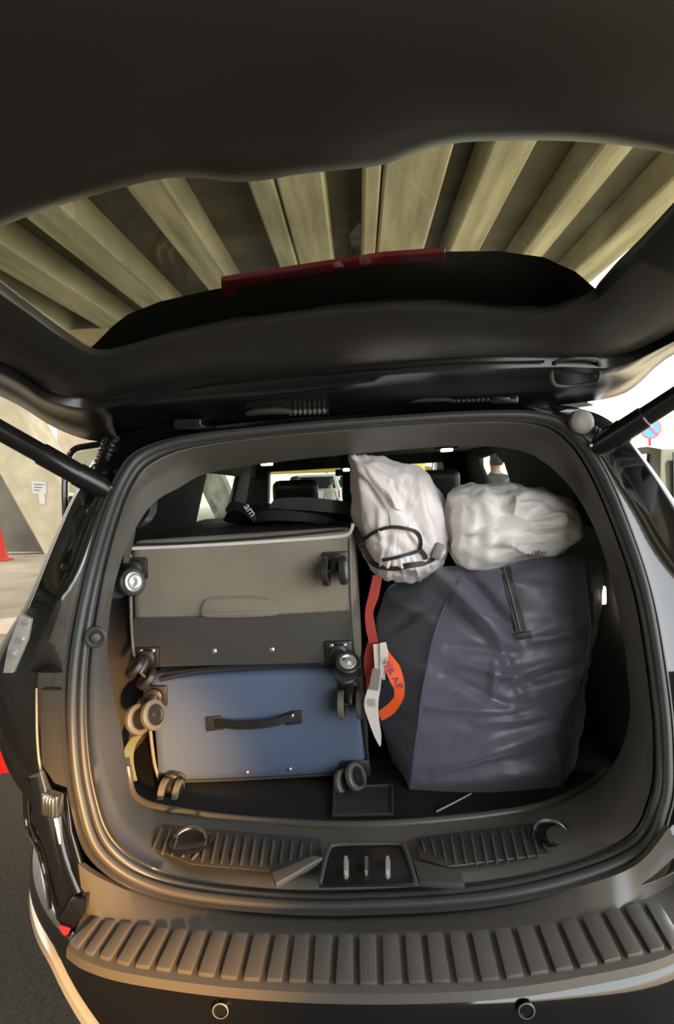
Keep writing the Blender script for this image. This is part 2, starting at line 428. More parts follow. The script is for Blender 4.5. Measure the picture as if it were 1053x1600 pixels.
vehicle('parked_car', 'grey car parked before the cream building, nearest the sign', 12.8, 25, 1, 4.3, 1.75, 1.5, 'grey_paint')
vehicle('white_suv', 'white car with red tail lamps ahead through the windscreen', -1.50, 24, 1, 4.5, 1.75, 1.80, 'white_paint', (.10, .86), .68)
vehicle('pickup', 'teal vehicle with bright bumper far ahead through the windscreen', -.75, 36, 1, 4.6, 1.8, 1.75, 'teal_paint', (.12, .8), .52)
vehicle('white_minibus', 'white vehicle far ahead, seen past the right front headrest', 3.6, 26, 1, 4.8, 1.9, 2.25, 'white_paint', (.10, .95), .48)
cp = thing('yellow_canopy', 'yellow striped canopy far ahead above the white car', 'canopy', (0, 40, 0))
box('fascia', (-6, 39.6, 1.95), (7, 40, 2.35), 'yellow', cp, .02)
box('roof', (-6, 40, 2.2), (7, 43, 2.4), 'white_paint', cp, .02)
for x in (-5.8, -1.9, 2.0, 6.8): box('post', (x, 39.7, 0), (x + .18, 39.9, 1.97), 'white_paint', cp, .01)
fw = box('wall_front', (-18, 52, 0), (12, 52.4, 2.6), 'facade', None, .02); struct(fw, 'sunlit pale wall closing the far end of the street', 'wall')
lw = box('wall_left', (-24, 20, 0), (-23.6, 52, 3.2), 'facade', None, .02); struct(lw, 'pale boundary wall far left', 'wall')

def person(label, x, y, z, h, shirt, face=0.0, walk=.0, arm=.1):
    """standing figure grown with a skin modifier, then given clothes by height"""
    s = h / 1.75
    V = [(0, 0, .95), (0, 0, 1.15), (0, 0, 1.38), (0, 0, 1.50), (0, -.01, 1.60), (0, -.02, 1.70),
         (.10, 0, .90), (.11, -.02 + walk, .50), (.11, .03 + walk, .09), (.12, -.10 + walk, .03),
         (-.10, 0, .90), (-.11, -.02 - walk, .50), (-.11, .03 - walk, .09), (-.12, -.10 - walk, .03),
         (.19, 0, 1.40), (.24, .02, 1.12), (.24 + arm, -.10, .90), (.25 + arm, -.14, .80),
         (-.19, 0, 1.40), (-.24, .02, 1.12), (-.24 - arm * .3, -.10, .90), (-.25 - arm * .3, -.14, .80)]
    E = [(0, 1), (1, 2), (2, 3), (3, 4), (4, 5), (0, 6), (6, 7), (7, 8), (8, 9), (0, 10), (10, 11), (11, 12), (12, 13),
         (2, 14), (14, 15), (15, 16), (16, 17), (2, 18), (18, 19), (19, 20), (20, 21)]
    rad = [(.15, .11), (.145, .10), (.16, .10), (.055, .055), (.075, .09), (.07, .085), (.085, .09), (.06, .06), (.045, .045), (.04, .03),
           (.085, .09), (.06, .06), (.045, .045), (.04, .03), (.06, .06), (.045, .045), (.035, .035), (.03, .04), (.06, .06), (.045, .045), (.035, .035), (.03, .04)]
    me = bpy.data.meshes.new('person'); me.from_pydata(V, E, []); ob = bpy.data.objects.new('person', me); COL.objects.link(ob)
    md = ob.modifiers.new('skin', 'SKIN'); 
    for i, sv in enumerate(me.skin_vertices[0].data): sv.radius = rad[i]; sv.use_root = (i == 0)
    ob.modifiers.new('sub', 'SUBSURF').levels = 2
    dg = bpy.context.evaluated_depsgraph_get(); dg.update()
    nm = bpy.data.meshes.new_from_object(ob.evaluated_get(dg))
    COL.objects.unlink(ob); bpy.data.objects.remove(ob)
    for m_ in ('skin', shirt, 'trousers'): nm.materials.append(M[m_])
    for p in nm.polygons:
        c = p.center; p.use_smooth = True
        arm_ = abs(c.x) > .205
        p.material_index = 0 if (c.z > 1.47 or (arm_ and c.z < 1.16)) else (1 if c.z > .93 or arm_ else 2)
    Mx = Matrix.Translation((x, y, z)) @ Matrix.Rotation(face, 4, 'Z') @ Matrix.Scale(s, 4)
    nm.transform(Mx)
    t = thing('person', label, 'person', (x, y, z))
    b = place(bpy.data.objects.new('body', nm), t)
    # hair cap
    V, F = lathe((0, .012, 1.60), (0, 0, 1), [(.07, -.03), (.096, .02), (.103, .07), (.100, .12), (.085, .16), (.05, .182), (.01, .188)], 20)
    V = [Mx @ Vector((v[0] * .88, v[1] * 1.0 + .028, v[2])) for v in V]
    mesh('hair', (V, F), 'hair', t)
    for sx in (-1, 1):
        e = Mx @ Vector((sx * .085, -.01, 1.635)); V, F = lathe(e, (sx, 0, 0), [(.01, 0), (.022 * s, .003), (.02 * s, .012), (.005, .014)], 10); mesh('ear', (V, F), 'skin', t)
    return t
q = PY(770, 706, 9.6)
person('person in a dark shirt standing outside the right rear window', q[0] + .03, 9.6, .12, q[2] - .12, 'shirt_dark', R(180 + 25), 0, .05)
person('dark haired person ahead of the car above the front headrest', PY(461, 744, 11)[0], 11, 0, 1.66, 'shirt_white', R(180), .05, .02)
person('person in white walking beside the white car far ahead', PY(516, 750, 20)[0], 20, 0, 1.62, 'shirt_white', R(150), .12, .05)

# ------------------------------------------------------------------ the car
car = thing('car', 'black car with raised tailgate and luggage in its cargo area', 'car', (0, 3.2, 0))
S0 = [(573,1430),(400,1426),(240,1402),(142,1345),(108,1250),(96,1140),(100,1030),(124,910),(153,810),(182,740),(215,703),(290,680),(430,664),(590,651),(760,641),(855,645),(908,674),(950,735),(990,830),(1022,930),(1044,1050),(1056,1170),(1050,1270),(1000,1350),(800,1412)]
S3 = [(573,1388),(400,1386),(262,1364),(186,1316),(154,1240),(141,1140),(143,1030),(160,915),(184,820),(208,758),(240,722),(305,698),(440,680),(590,668),(750,659),(840,664),(885,690),(922,745),(960,835),(990,930),(1010,1050),(1020,1160),(1012,1245),(965,1315),(790,1370)]
L4 = [(573,1370),(430,1368),(290,1350),(208,1300),(170,1230),(155,1140),(154,1030),(168,920),(192,830),(220,766),(262,738),(315,715),(440,699),(590,686),(740,676),(825,681),(868,704),(910,756),(950,840),(980,936),(999,1050),(1008,1150),(988,1225),(935,1290),(780,1350)]
L5 = [(573,1293),(430,1288),(300,1275),(215,1252),(199,1200),(186,1120),(168,1030),(176,930),(200,850),(236,790),(280,762),(330,738),(450,720),(590,706),(720,697),(800,702),(850,722),(902,776),(940,855),(964,948),(980,1050),(982,1130),(950,1205),(870,1255),(760,1278)]
def D(py): return float(np.interp(py, [640, 700, 900, 1140, 1345, 1430], [1.77, 1.73, 1.57, 1.47, 1.42, 1.39]))
Y0 = [D(p[1]) for p in S0]
Y3 = [D(a[1]) + .03 for a in S0]; Y3[0] = Y3[1] = 1.468; Y3[24] = 1.468; Y3[2] = 1.475; Y3[23] = 1.48
Y4 = [D(a[1]) + .10 for a in S0]
for i, v in {0: 1.475, 1: 1.49, 2: 1.535, 3: 1.56, 24: 1.50, 23: 1.55, 22: 1.57}.items(): Y4[i] = v
Y5 = [1.66, 1.70, 1.746, 1.82, 1.86, 1.84, 1.78, 1.78, 1.80, 1.84, 1.88] + [1.95] * 5 + [1.88, 1.80, 1.78, 1.78, 1.79, 1.83] + [1.90, 1.75, 1.685]
def W3(pts, ys, n=8): return cr([PY(p[0], p[1], y) for p, y in zip(pts, ys)], n, True)
wS0, wS3, wL4, wL5 = W3(S0, Y0), W3(S3, Y3), W3(L4, Y4), W3(L5, Y5)
def lerp(a, b, t): return a * (1 - t) + b * t
dn = A(0, -1, 0)
# rubber weatherstrip: base channel plus two lips
base = mesh('seal_channel', loft([wS0 + A(0, .035, 0), wS0, lerp(wS0, wS3, .12) + dn * .006, lerp(wS0, wS3, .22) - dn * .012, lerp(wS0, wS3, .8) - dn * .012, wS3]), 'rubber', car)
mesh('seal_lip', tube(lerp(wS0, wS3, .40) + dn * .004, .0115, 10, True), 'rubber', base)
mesh('seal_lip', tube(lerp(wS0, wS3, .72) + dn * .004, .0085, 10, True), 'rubber', base)
# cargo trim between seal and throat
a1 = lerp(wS3, wL4, .12) + dn * .008
mesh('cargo_trim', loft([wS3, a1, lerp(wS3, wL4, .75) + dn * .004, wL4, lerp(wL4, wL5, .08) - dn * .0, lerp(wL4, wL5, .5) + 0, wL5]), 'trim', car, angle=55)
L6 = []
for p in wL5:
    L6.append(A(p[0] * (1.14 if p[0] < 0 else 1.05), p[1] + .06, .775 if p[2] < .86 else min(p[2] + (.05 if p[2] > 1.6 else 0), 1.80)))
mesh('trim_return', loft([wL5, np.array(L6)]), 'trim', car)
# lip of the load floor
n8 = 8
lip = np.concatenate([wL5[22 * n8:], wL5[:4 * n8 + 1]])
mesh('floor_lip', tube(lip + A(0, .004, .004), .010, 10), 'guard', car)
box('load_floor', (-.76, 1.60, .72), (.78, 3.05, .79), 'carpet', car, .01)
# cabin shell
bprism('roof_lining', [A(-.66, 2.02, 1.785), A(.67, 2.02, 1.785), A(.72, 2.7, 1.785), A(.72, 4.75, 1.785), A(-.70, 4.75, 1.785), A(-.70, 2.7, 1.785)], (0, 0, .025), 'headliner', car, .008)
xl, xr = -.755, .785
def side(poly, x, th, m='cabin', name='side_panel'):
    sg = 1 if x > 0 else -1
    return bprism(name, [A(x - sg * max(0, z - 1.45) * .27, y, z) for y, z in poly], (th, 0, 0), m, car, .006)
side([(1.95, .75), (3.1, .75), (3.1, 1.46), (1.95, 1.46)], xl, -.05, 'trim')
side([(3.1, .75), (5.0, .75), (5.0, 1.40), (3.6, 1.46), (3.1, 1.46)], xl, -.05)
side([(1.98, 1.44), (3.20, 1.46), (3.20, 1.70), (3.20, 1.79), (2.02, 1.79)], xl, -.02)
side([(3.15, 1.695), (5.0, 1.66), (5.0, 1.79), (3.15, 1.79)], xl, -.03)
side([(4.08, 1.44), (4.56, 1.42), (4.50, 1.70), (4.08, 1.70)], xl, -.03)
side([(3.15, 1.45), (4.10, 1.43), (4.10, 1.70), (3.15, 1.70)], xl - .01, -.004, 'carglass', 'window_pane')
side([(1.95, .75), (3.1, .75), (3.1, 1.46), (1.95, 1.46)], xr - .03, .05, 'trim')
side([(3.1, .75), (5.0, .75), (5.0, 1.40), (3.6, 1.46), (3.1, 1.46)], xr, .05)
side([(1.98, 1.44), (3.40, 1.46), (3.42, 1.69), (3.60, 1.755), (3.60, 1.79), (2.02, 1.79)], xr - .02, .02)
side([(3.50, 1.752), (5.0, 1.71), (5.0, 1.79), (3.50, 1.79)], xr, .03)
side([(4.05, 1.44), (5.0, 1.42), (5.0, 1.73), (4.30, 1.755)], xr, .03)
side([(3.38, 1.45), (4.10, 1.43), (4.34, 1.76), (3.45, 1.76)], xr + .01, .004, 'carglass', 'window_pane')
# front of the cabin
bprism('front_pillar', [A(-.80, 4.75, .9), A(-.80, 4.75, 1.80), A(-.60, 4.75, 1.80), A(-.66, 4.75, .9)], (0, .12, 0), 'cabin', car, .01)
bprism('front_pillar', [A(.84, 4.75, .9), A(.84, 4.75, 1.80), A(.56, 4.75, 1.80), A(.64, 4.75, .9)], (0, .12, 0), 'cabin', car, .01)
bprism('windscreen_header', [A(-.80, 4.7, 1.70), A(.82, 4.7, 1.735), A(.82, 4.7, 1.84), A(-.80, 4.7, 1.84)], (0, .2, 0), 'cabin', car, .01)
box('dashboard', (-.80, 4.7, .75), (.84, 5.25, 1.30), 'cabin', car, .05)
bprism('windscreen', [A(-.64, 5.15, 1.28), A(.64, 5.15, 1.28), A(.58, 4.86, 1.73), A(-.62, 4.86, 1.71)], (0, .005, 0), 'carglass', car, 0)
mr = PY(548, 738, 4.55)
obox('rear_view_mirror', mr + A(0, 0, .0), XYZ, (.10, .012, .022), 'hard', car, .01)
# seats
def seat(x, y, zt, wd, hx, hz):
    t = obox('seat_backrest', (x, y, (.80 + zt) / 2), (A(1, 0, 0), A(0, .97, .2), A(0, -.2, .97)), (wd / 2, .065, (zt - .80) / 2 + .02), 'seat', car, .05, 3)
    obox('headrest', (hx, y - .06, hz), (A(1, 0, 0), A(0, .97, .2), A(0, -.2, .97)), (.125, .055, .075), 'seat', t, .04, 3)
    return t
seat(-.36, 3.95, 1.46, .50, PY(462, 770, 3.9)[0], PY(462, 772, 3.9)[2])
seat(.40, 3.95, 1.50, .50, PY(682, 750, 3.9)[0], PY(682, 756, 3.9)[2])
b2 = seat(-.30, 3.12, 1.36, .80, .050, PY(542, 765, 3.0)[2])
seat(.42, 3.12, 1.40, .60, .42, 1.46)
# dome lamps
for px, py, lm in ((417, 725, .028), (698, 703, .028), (541, 734, .016)):
    p = PY(px, py, 3.55)
    h = obox('dome_lamp', (p[0], 3.57, (p[2] + 1.79) / 2 + .006), XYZ, (lm * 1.9, .05, (1.79 - p[2]) / 2 + .002), 'cabin', car, .008)
    obox('lamp_lens', p, XYZ, (lm, .03, .008), 'lampglow', h, .006)
p = PX(940, 930, .70)
cl = obox('cargo_lamp', p, (A(.3, 1, 0), A(1, -.3, 0), A(0, 0, 1)), (.012, .012, .026), 'lampcool', car, .006)

# sill ribs, tie downs and latch
def ontrim(px, py, lift=0.):
    return PZ(px, py, .816 + lift)
def rib(p0, p1, wd, ht, m, parent, name='rib'):
    t = unit(p1 - p0); s = unit(np.cross(t, A(0, 0, 1))); u = np.cross(s, t)
    sec = [(-wd, -.004), (-wd * .55, ht), (wd * .55, ht), (wd, -.004)]
    lo = [[c + s * a * k + u * (b if b < 0 else b * k) for a, b in sec] for c, k in ((p0, .5), (p0 + t * .008, 1), (p1 - t * .008, 1), (p1, .5))]
    return mesh(name, loft(lo, True, (True, True)), m, parent, True, 25)
sill = bprism('sill_plate', [ontrim(x, y, -.002) for x, y in ((255, 1290), (500, 1312), (505, 1352), (470, 1368), (300, 1352), (232, 1325))], (0, 0, .004), 'plastic', car, .002)
for i in range(17):
    t = i / 16.
    xt = 255 + t * (489 - 255) - 2; xb = 238 + t * (484 - 238)
    yt = 1294 + t * 24; yb = np.interp(t, [0, .15, .35, .75, .9, 1], [1330, 1338, 1350, 1354, 1345, 1338])
    if i in (3, 4): yt += 32
    rib(ontrim(xb, yb, .002), ontrim(xt, yt, .002), .0035, .005, 'guard', sill)
sill2 = bprism('sill_plate', [ontrim(x, y, -.002) for x, y in ((650, 1311), (905, 1278), (935, 1305), (880, 1334), (700, 1356), (655, 1345))], (0, 0, .004), 'plastic', car, .002)
for i in range(17):
    t = i / 16.
    xt = 658 + t * (908 - 658); xb = 664 + t * (922 - 664)
    yt = 1312 - t * 28; yb = np.interp(t, [0, .1, .2, .5, .8, 1], [1332, 1342, 1351, 1346, 1332, 1318])
    if i in (12, 13): yt += 26
    rib(ontrim(xb, yb, .002), ontrim(xt, yt, .002), .0035, .005, 'guard', sill2)
for cx, cy in ((297, 1318), (862, 1306)):
    c = ontrim(cx, cy, .004)
    cup = mesh('tie_down_cup', lathe(c, (0, 0, 1), [(.052, -.01), (.052, .002), (.047, .006), (.040, .001), (.005, -.001)], 28), 'satin', car)
    arc = [c + A(.036 * math.cos(a), .03 * math.sin(a), .010 + .012 * math.sin(a)) for a in np.linspace(R(5), R(175), 14)]
    mesh('tie_down_ring', tube(arc, .0042, 8), 'chrome', cup)
# latch housing
lp = lambda x, y: PZ(x, y, .800 + (1395 - y) / 70. * .026)
lb = [lp(498, 1394), lp(650, 1391), lp(632, 1328), (lp(520, 1330))]
latch = bprism('latch_housing', [p + A(0, 0, .008) for p in lb], (0, 0, .006), 'satin', car, .003)
bez = [lp(500, 1393), lp(508, 1358), lp(514, 1338), lp(524, 1331), lp(575, 1329), lp(622, 1329), lp(632, 1336), lp(640, 1358), lp(649, 1390)]
mesh('bezel', tube(cr([p + A(0, 0, .016) for p in bez], 4), .005, 8), 'plastic', latch)
for x, m_ in ((541, 'hub'), (573, 'chrome'), (606, 'hub')):
    rib(lp(x, 1384) + A(0, 0, .016), lp(x, 1352) + A(0, 0, .016), .006, .012, m_, latch, 'striker_bar')
q = [lp(425, 1380), lp(490, 1352), lp(505, 1356), lp(432, 1398)]
bprism('sill_wedge', [p + A(0, 0, .012) for p in q], (0, 0, .012), 'guard', car, .003)
q = [lp(722, 1372), lp(726, 1392), lp(655, 1388), lp(645, 1352)]
bprism('sill_wedge', [p + A(0, 0, .002) for p in q], (0, 0, .012), 'plastic', car, .003)
# floor hatch handle
hb = [PZ(x, y, .795) for x, y in ((522, 1233), (612, 1231), (613, 1276), (521, 1278))]
fh = bprism('floor_handle', hb, (0, 0, .004), 'plastic', car, .002)
mesh('handle_rim', tube(cr([p + A(0, 0, .006) for p in hb], 1, True), .005, 8, True), 'plastic', fh)
mesh('floor_cord', tube([PZ(682, 1268, .797), PZ(708, 1255, .799), PZ(736, 1240, .797)], .0022, 6), 'kerbwhite', car)
gs = cr([PY(214, 1150, 1.95), PY(203, 1168, 1.95), PY(200, 1190, 1.95), PY(206, 1222, 1.95)], 5)
mesh('strap_loop', ribbon(gs, [A(.012, .01, 0)] * len(gs), .003), 'green_strap', car)
# coat hook on the left trim
hk = PY(149, 996, 1.545)
hook = mesh('bag_hook', lathe(hk, (.45, -1, .05), [(.024, -.02), (.024, .003), (.019, .006), (.013, .002), (.010, .010), (.004, .012)], 24), 'plastic', car)
bt = cr([PY(240, 775, 1.99), PY(238, 800, 1.97), PY(228, 815, 1.95), PY(216, 822, 1.96), PY(214, 806, 1.97)], 6)
mesh('belt_guide', ribbon(bt, [A(.008, .008, 0)] * len(bt), .006), 'rubber', car)
bprism('pillar_trim_edge', [PY(208, 776, 1.90), PY(222, 776, 1.93), PY(200, 880, 1.90), PY(192, 880, 1.88)], (0, .01, 0), 'headliner', car, .003)
#PART3
# body flange around the opening
B0 = [(573,1445),(400,1442),(240,1425),(120,1390),(70,1290),(8,1190),(-14,1060),(48,935),(88,840),(122,768),(170,700),(285,672),(430,655),(590,642),(760,632),(870,632),(950,655),(1000,712),(1056,792),(1120,900),(1160,1040),(1170,1170),(1120,1290),(1040,1370),(800,1430)]
YB = [D(a[1]) + .045 for a in S0]
for i in (0, 1, 24): YB[i] = 1.40
for i in (2, 23): YB[i] = 1.41
for i in range(10, 17): YB[i] = 1.83
for i in (5, 6, 18, 19, 20, 21): YB[i] += .02
wB0 = W3(B0, YB)
mesh('body_flange', loft([wS0 + A(0, .033, 0), lerp(wS0, wB0, .12) + A(0, .045, 0), lerp(wS0, wB0, .55) + A(0, .03, 0), lerp(wS0, wB0, .92), wB0, wB0 * A(1.02, 1, 1) + A(0, .02, 0)]), 'gloss', car, angle=60)
# side skins forward of the flange
def skin(i0, i1, sgn, xmax):
    edge = (wB0 * A(1.02, 1, 1) + A(0, .02, 0))[i0 * 8:i1 * 8 + 1]
    m1 = edge + A(sgn * .02, .25, .01)
    m2 = np.array([A(sgn * max(abs(e[0]) + .02, xmax - max(0, e[2] - 1.2) * .35), 3.2, e[2] + .03) for e in edge])
    m3 = np.array([A(sgn * (xmax - max(0, e[2] - 1.2) * .35), 3.28, e[2] + .03) for e in edge])
    mesh('quarter_panel', loft([edge, m1, lerp(m1, m2, .5) + A(sgn * .02, 0, 0), m2, m3], False), 'gloss', car)
skin(4, 10, -1, .95); skin(16, 22, 1, .97)
edge = (wB0 * A(1.02, 1, 1) + A(0, .02, 0))[19 * 8:22 * 8 + 1]
sk1 = np.array([A(.97, 3.26, e[2] + .03) for e in edge])
mesh('side_door', loft([sk1, sk1 + A(.01, .9, 0), sk1 + A(0, 2.2, 0)], False), 'gloss', car)
box('front_body', (-.93, 5.2, .38), (.95, 6.9, 1.16), 'gloss', car, .12, 4)
for sx in (-1, 1):
    box('rocker_panel', (sx * .90 - .05, 2.2, .36), (sx * .90 + .05, 5.3, .60), 'satin', car, .03)
    for wy in (2.75, 5.95):
        mesh('wheel', lathe((sx * .84, wy, .37), (sx, 0, 0), [(.22, -.12), (.37, -.11), (.37, .09), (.34, .12), (.25, .11), (.24, .07), (.06, .09)], 28), 'tyre', car)
top = wB0[10 * 8:16 * 8 + 1]
mesh('roof_panel', loft([top + A(0, .0, .02), top + A(0, .1, .045), top + A(0, .6, .07), top + A(0, 2.7, .06)], False), 'gloss', car)
# drip channel shoulders and hinges between roof and tailgate
for px, py in ((300, 662), (782, 622)):
    p = PY(px, py, 1.80)
    hg = obox('hinge', p, (A(1, 0, -.03), A(0, 1, .1), A(0, -.1, 1)), (.035, .05, .014), 'satin', car, .006)
    for s in (-1, 1):
        mesh('bolt', lathe(p + A(s * .022, -.05, .0), (0, -1, -.3), [(.009, 0), (.009, .008), (.003, .009)], 6), 'satin', hg)
for px, py in ((418, 645), (672, 625)):
    p = PY(px, py, 1.76)
    mesh('wire_grommet', tube([p + A(-.05, 0, 0), p + A(-.02, -.01, .004), p + A(.03, -.01, .004), p + A(.06, 0, 0)], [.012, .02, .02, .012], 12, flat=.5), 'plastic', car)
    mesh('corrugated_hose', tube([p + A(.05 + k * .006, 0, 0) for k in range(18)], [.011 if k % 2 else .0075 for k in range(18)], 10), 'rubber', car)
p = PY(906, 660, 1.75)
mesh('hose_end', lathe(p, (.2, -1, .1), [(.03, 0), (.03, .014), (.022, .02), (.008, .02)], 20), 'piping_grey', car)
mesh('corrugated_hose', tube(cr([p + A(.02, .0, -.012), p + A(.05, .0, -.03), p + A(.065, .01, -.05)], 10), [.012 if k % 2 else .008 for k in range(21)], 10), 'rubber', car)
hs = cr([PY(176, 690, 1.77), PY(168, 712, 1.75), PY(160, 732, 1.74), PY(166, 752, 1.73)], 8)
mesh('corrugated_hose', tube(hs, [.026 if k % 2 else .020 for k in range(len(hs))], 12), 'gloss', car)

# bolts and plugs on the flange
for px, py, y in ((103, 887, 1.60), (143, 800, 1.66)):
    p = PY(px, py, y)
    mesh('body_plug', lathe(p, (.1, -1, .2), [(.011, 0), (.011, .004), (.009, .006), (.003, .005)], 16), 'gloss', car)

# tail lamp and lower corner, kerb side
TLP = [PY(x, y, 1.58) for x, y in ((-28, 1112), (-12, 1145), (6, 1178), (22, 1208), (-5, 1212), (-28, 1204))]
bprism('tail_lamp', TLP, (-.03, .26, 0), 'redlens', car, .010, 3)
def mirror(P): return [A(.085 - p[0], p[1], p[2]) for p in P][::-1]
bprism('tail_lamp', [p - A(.065, 0, 0) for p in mirror(TLP)], (.03, .26, 0), 'redlens', car, .010, 3)
sj = [PY(x, y, 1.525) for x, y in ((32, 960), (48, 968), (42, 1000), (20, 1052), (4, 1052), (12, 1010))]
bprism('lamp_bracket', sj, (0, .015, 0), 'silver', car, .003)
for x, y in ((41, 972), (33, 1000), (20, 1022)):
    mesh('bolt', lathe(PY(x, y, 1.522), (0, -1, 0), [(.007, 0), (.007, .004), (.003, .005)], 10), 'hub', car)
pc = [PY(x, y, yy) for x, y, yy in ((60, 1078, 1.50), (98, 1078, 1.49), (104, 1150, 1.47), (112, 1235, 1.45), (84, 1225, 1.455), (64, 1195, 1.48))]
bprism('pillar_cover', pc, (0, .03, 0), 'plastic', car, .006)
ln = cr([PY(x, y, yy) for x, y, yy in ((57, 1075, 1.50), (58, 1150, 1.485), (63, 1200, 1.475), (72, 1235, 1.455))], 6)
mesh('pillar_seam', tube(ln, .0035, 8), 'guard', car)
# lower corner moulding
cm = cr([PY(x, y, yy) for x, y, yy in ((92, 1275, 1.445), (94, 1310, 1.43), (104, 1350, 1.415), (122, 1395, 1.40))], 6)
mesh('corner_moulding', tube(cm, [.010] * len(cm), 10), 'gloss', car)
lc = [PY(x, y, yy) for x, y, yy in ((40, 1215, 1.52), (62, 1208, 1.49), (84, 1232, 1.46), (106, 1240, 1.45), (112, 1300, 1.43), (135, 1380, 1.40), (137, 1410, 1.39), (105, 1462, 1.375), (88, 1440, 1.42), (70, 1350, 1.47), (46, 1290, 1.52))]
bprism('corner_panel', lc, (0, .02, 0), 'gloss', car, .008, 3)
bprism('corner_panel', mirror(lc), (0, .02, 0), 'gloss', car, .008, 3)
bprism('pillar_cover', mirror(pc), (0, .03, 0), 'plastic', car, .006)
cl_ = cr([PY(x, y, yy) for x, y, yy in ((38, 1216, 1.515), (42, 1290, 1.512), (60, 1330, 1.47), (72, 1375, 1.45), (78, 1420, 1.42))], 6)
mesh('corner_edge', tube(cl_, .005, 8), 'gloss', car)
rf = bprism('rear_reflector', [PY(x, y, yy) for x, y, yy in ((90, 1440, 1.375), (108, 1408, 1.375), (136, 1400, 1.375), (134, 1425, 1.36), (107, 1466, 1.355))], (0, .02, 0), 'gloss', car, .004)
bprism('reflector_lens', [PY(x, y, 1.353) for x, y in ((90, 1446), (110, 1452), (107, 1466), (97, 1460))], (0, .006, 0), 'reddim', rf, .002)
# bump stop on the corner
bc = PY(82, 1256, 1.425)
bsx = (unit(A(.95, -.35, -.1)), unit(A(.35, .95, 0)), A(0.05, 0, 1))
bs = obox('bump_stop', bc, bsx, (.021, .012, .024), 'chrome', car, .005)
for k in range(4):
    obox('bump_rib', bc + bsx[0] * (-.012 + k * .008) - bsx[1] * .012, bsx, (.0022, .004, .019), 'chrome', bs, .0015)
mesh('bump_stem', tube([PY(66, 1205, 1.47), PY(72, 1225, 1.455), PY(78, 1243, 1.44)], [.005, .006, .008], 8), 'chrome', bs)
mesh('bump_stem', tube([PY(86, 1275, 1.425), PY(90, 1292, 1.42), PY(94, 1318, 1.415)], [.007, .007, .004], 8), 'chrome', bs)

# bumper with ribbed guard
plan = [(-.96, 2.5), (-.95, 2.2), (-.93, 2.0), (-.88, 1.78), (-.79, 1.58), (-.67, 1.42), (-.52, 1.305), (-.32, 1.235), (-.1, 1.205), (.1, 1.20), (.32, 1.215), (.50, 1.25), (.64, 1.33), (.78, 1.48), (.88, 1.68), (.95, 1.95), (.97, 2.4)]
pc_ = cr([A(x, y, 0) for x, y in plan], 6)
tn = np.gradient(pc_, axis=0); nrm = np.array([unit(A(t[1], -t[0], 0)) for t in tn])
def brow(z, out): return pc_ + nrm * out + np.array([A(0, 0, z - (.14 * min(1, max(0, (.68 - abs(q_[0])) / .22)) if z < .70 else 0)) for q_ in pc_])
bump = mesh('bumper', loft([brow(.752, -.16), brow(.750, -.03), brow(.744, -.006), brow(.732, .004), brow(.70, .010), brow(.685, .004), brow(.678, -.012), brow(.655, -.03), brow(.55, -.20), brow(.30, -.25)], False), 'gloss', car)
mesh('skid_trim', loft([brow(.672, -.03), brow(.669, .0), brow(.662, .010), brow(.646, .013), brow(.636, .005), brow(.634, -.07)], False), 'silver', bump)
for px, py in ((345, 1577), (822, 1577)):
    p = PZ(px, py, .69) 
    x = p[0]; yb = np.interp(x, [q_[0] for q_ in pc_], [q_[1] for q_ in pc_])
    c = A(x, yb - .012, 1.65); d = ray(px, py); k = (yb - .016) / d[1]; c = CAM + d * k
    s = mesh('parking_sensor', lathe(c, (0, -1, .1), [(.0135, -.01), (.0135, .004), (.0115, .006), (.010, .003), (.003, .0035)], 24), 'satin', bump)
    mesh('sensor_ring', tube([c + A(.0135 * math.cos(a), -.004, .0135 * math.sin(a)) for a in np.linspace(0, 2 * math.pi, 24, endpoint=False)], .0013, 6, True), 'taggrey', s)
GB = [(122,1350),(160,1374),(245,1406),(400,1429),(573,1433),(750,1420),(880,1392),(990,1354),(1046,1292)]
GM = [(132,1424),(165,1440),(255,1452),(400,1460),(573,1462),(750,1456),(885,1440),(995,1410),(1078,1366)]
GF = [(104,1482),(135,1502),(205,1522),(370,1544),(573,1553),(770,1546),(920,1524),(1035,1497),(1110,1455)]
gb = cr([PY(x, y, 1.405) for x, y in GB], 8); gm = cr([PZ(x, y, .775) for x, y in GM], 8); gf = cr([PZ(x, y, .760) for x, y in GF], 8)
guard = mesh('bumper_guard', loft([gb + A(0, .02, -.004), gb, lerp(gb, gm, .6) - A(0, 0, .006), gm, lerp(gm, gf, .88), gf + A(0, 0, 0), gf + A(0, -.004, -.016)], False), 'guard', car)
bgv = bvh_of(guard)
rb_bot = [122,145,172,201,233,266,299,334,370,406,441,478,514,552,589,628,665,704,742,781,819,858,896,934,971,1006,1039]
rb_top = [157,181,207,237,264,293,323,355,388,422,452,484,520,552,588,623,657,692,727,763,797,832,866,900,935,966,998]
yfb = lambda x: np.interp(x, [104,135,205,370,573,770,920,1035], [1478,1497,1516,1537,1545,1539,1517,1490]) - 4
yft = lambda x: np.interp(x, [150,255,400,573,750,885,1000], [1436,1452,1461,1463,1457,1441,1412]) + 2
rb_bot = [92] + rb_bot + [1074]; rb_top = [132] + rb_top + [1030]
def gpt(x, y):
    h_, _ = hit(bgv, x, y, 0)
    return h_
for k in range(len(rb_bot) - 1):
    gap = 10 if k else 16
    q = [gpt(rb_bot[k] + gap, yfb(rb_bot[k] + gap)), gpt(rb_bot[k + 1], yfb(rb_bot[k + 1])), gpt(rb_top[k + 1], yft(rb_top[k + 1])), gpt(rb_top[k] + gap - 1, yft(rb_top[k] + gap - 1))]
    if any(v is None for v in q): continue
    bprism('pad', [v - A(0, 0, .002) for v in q], (0, 0, .010), 'guard', guard, .0042, 2)

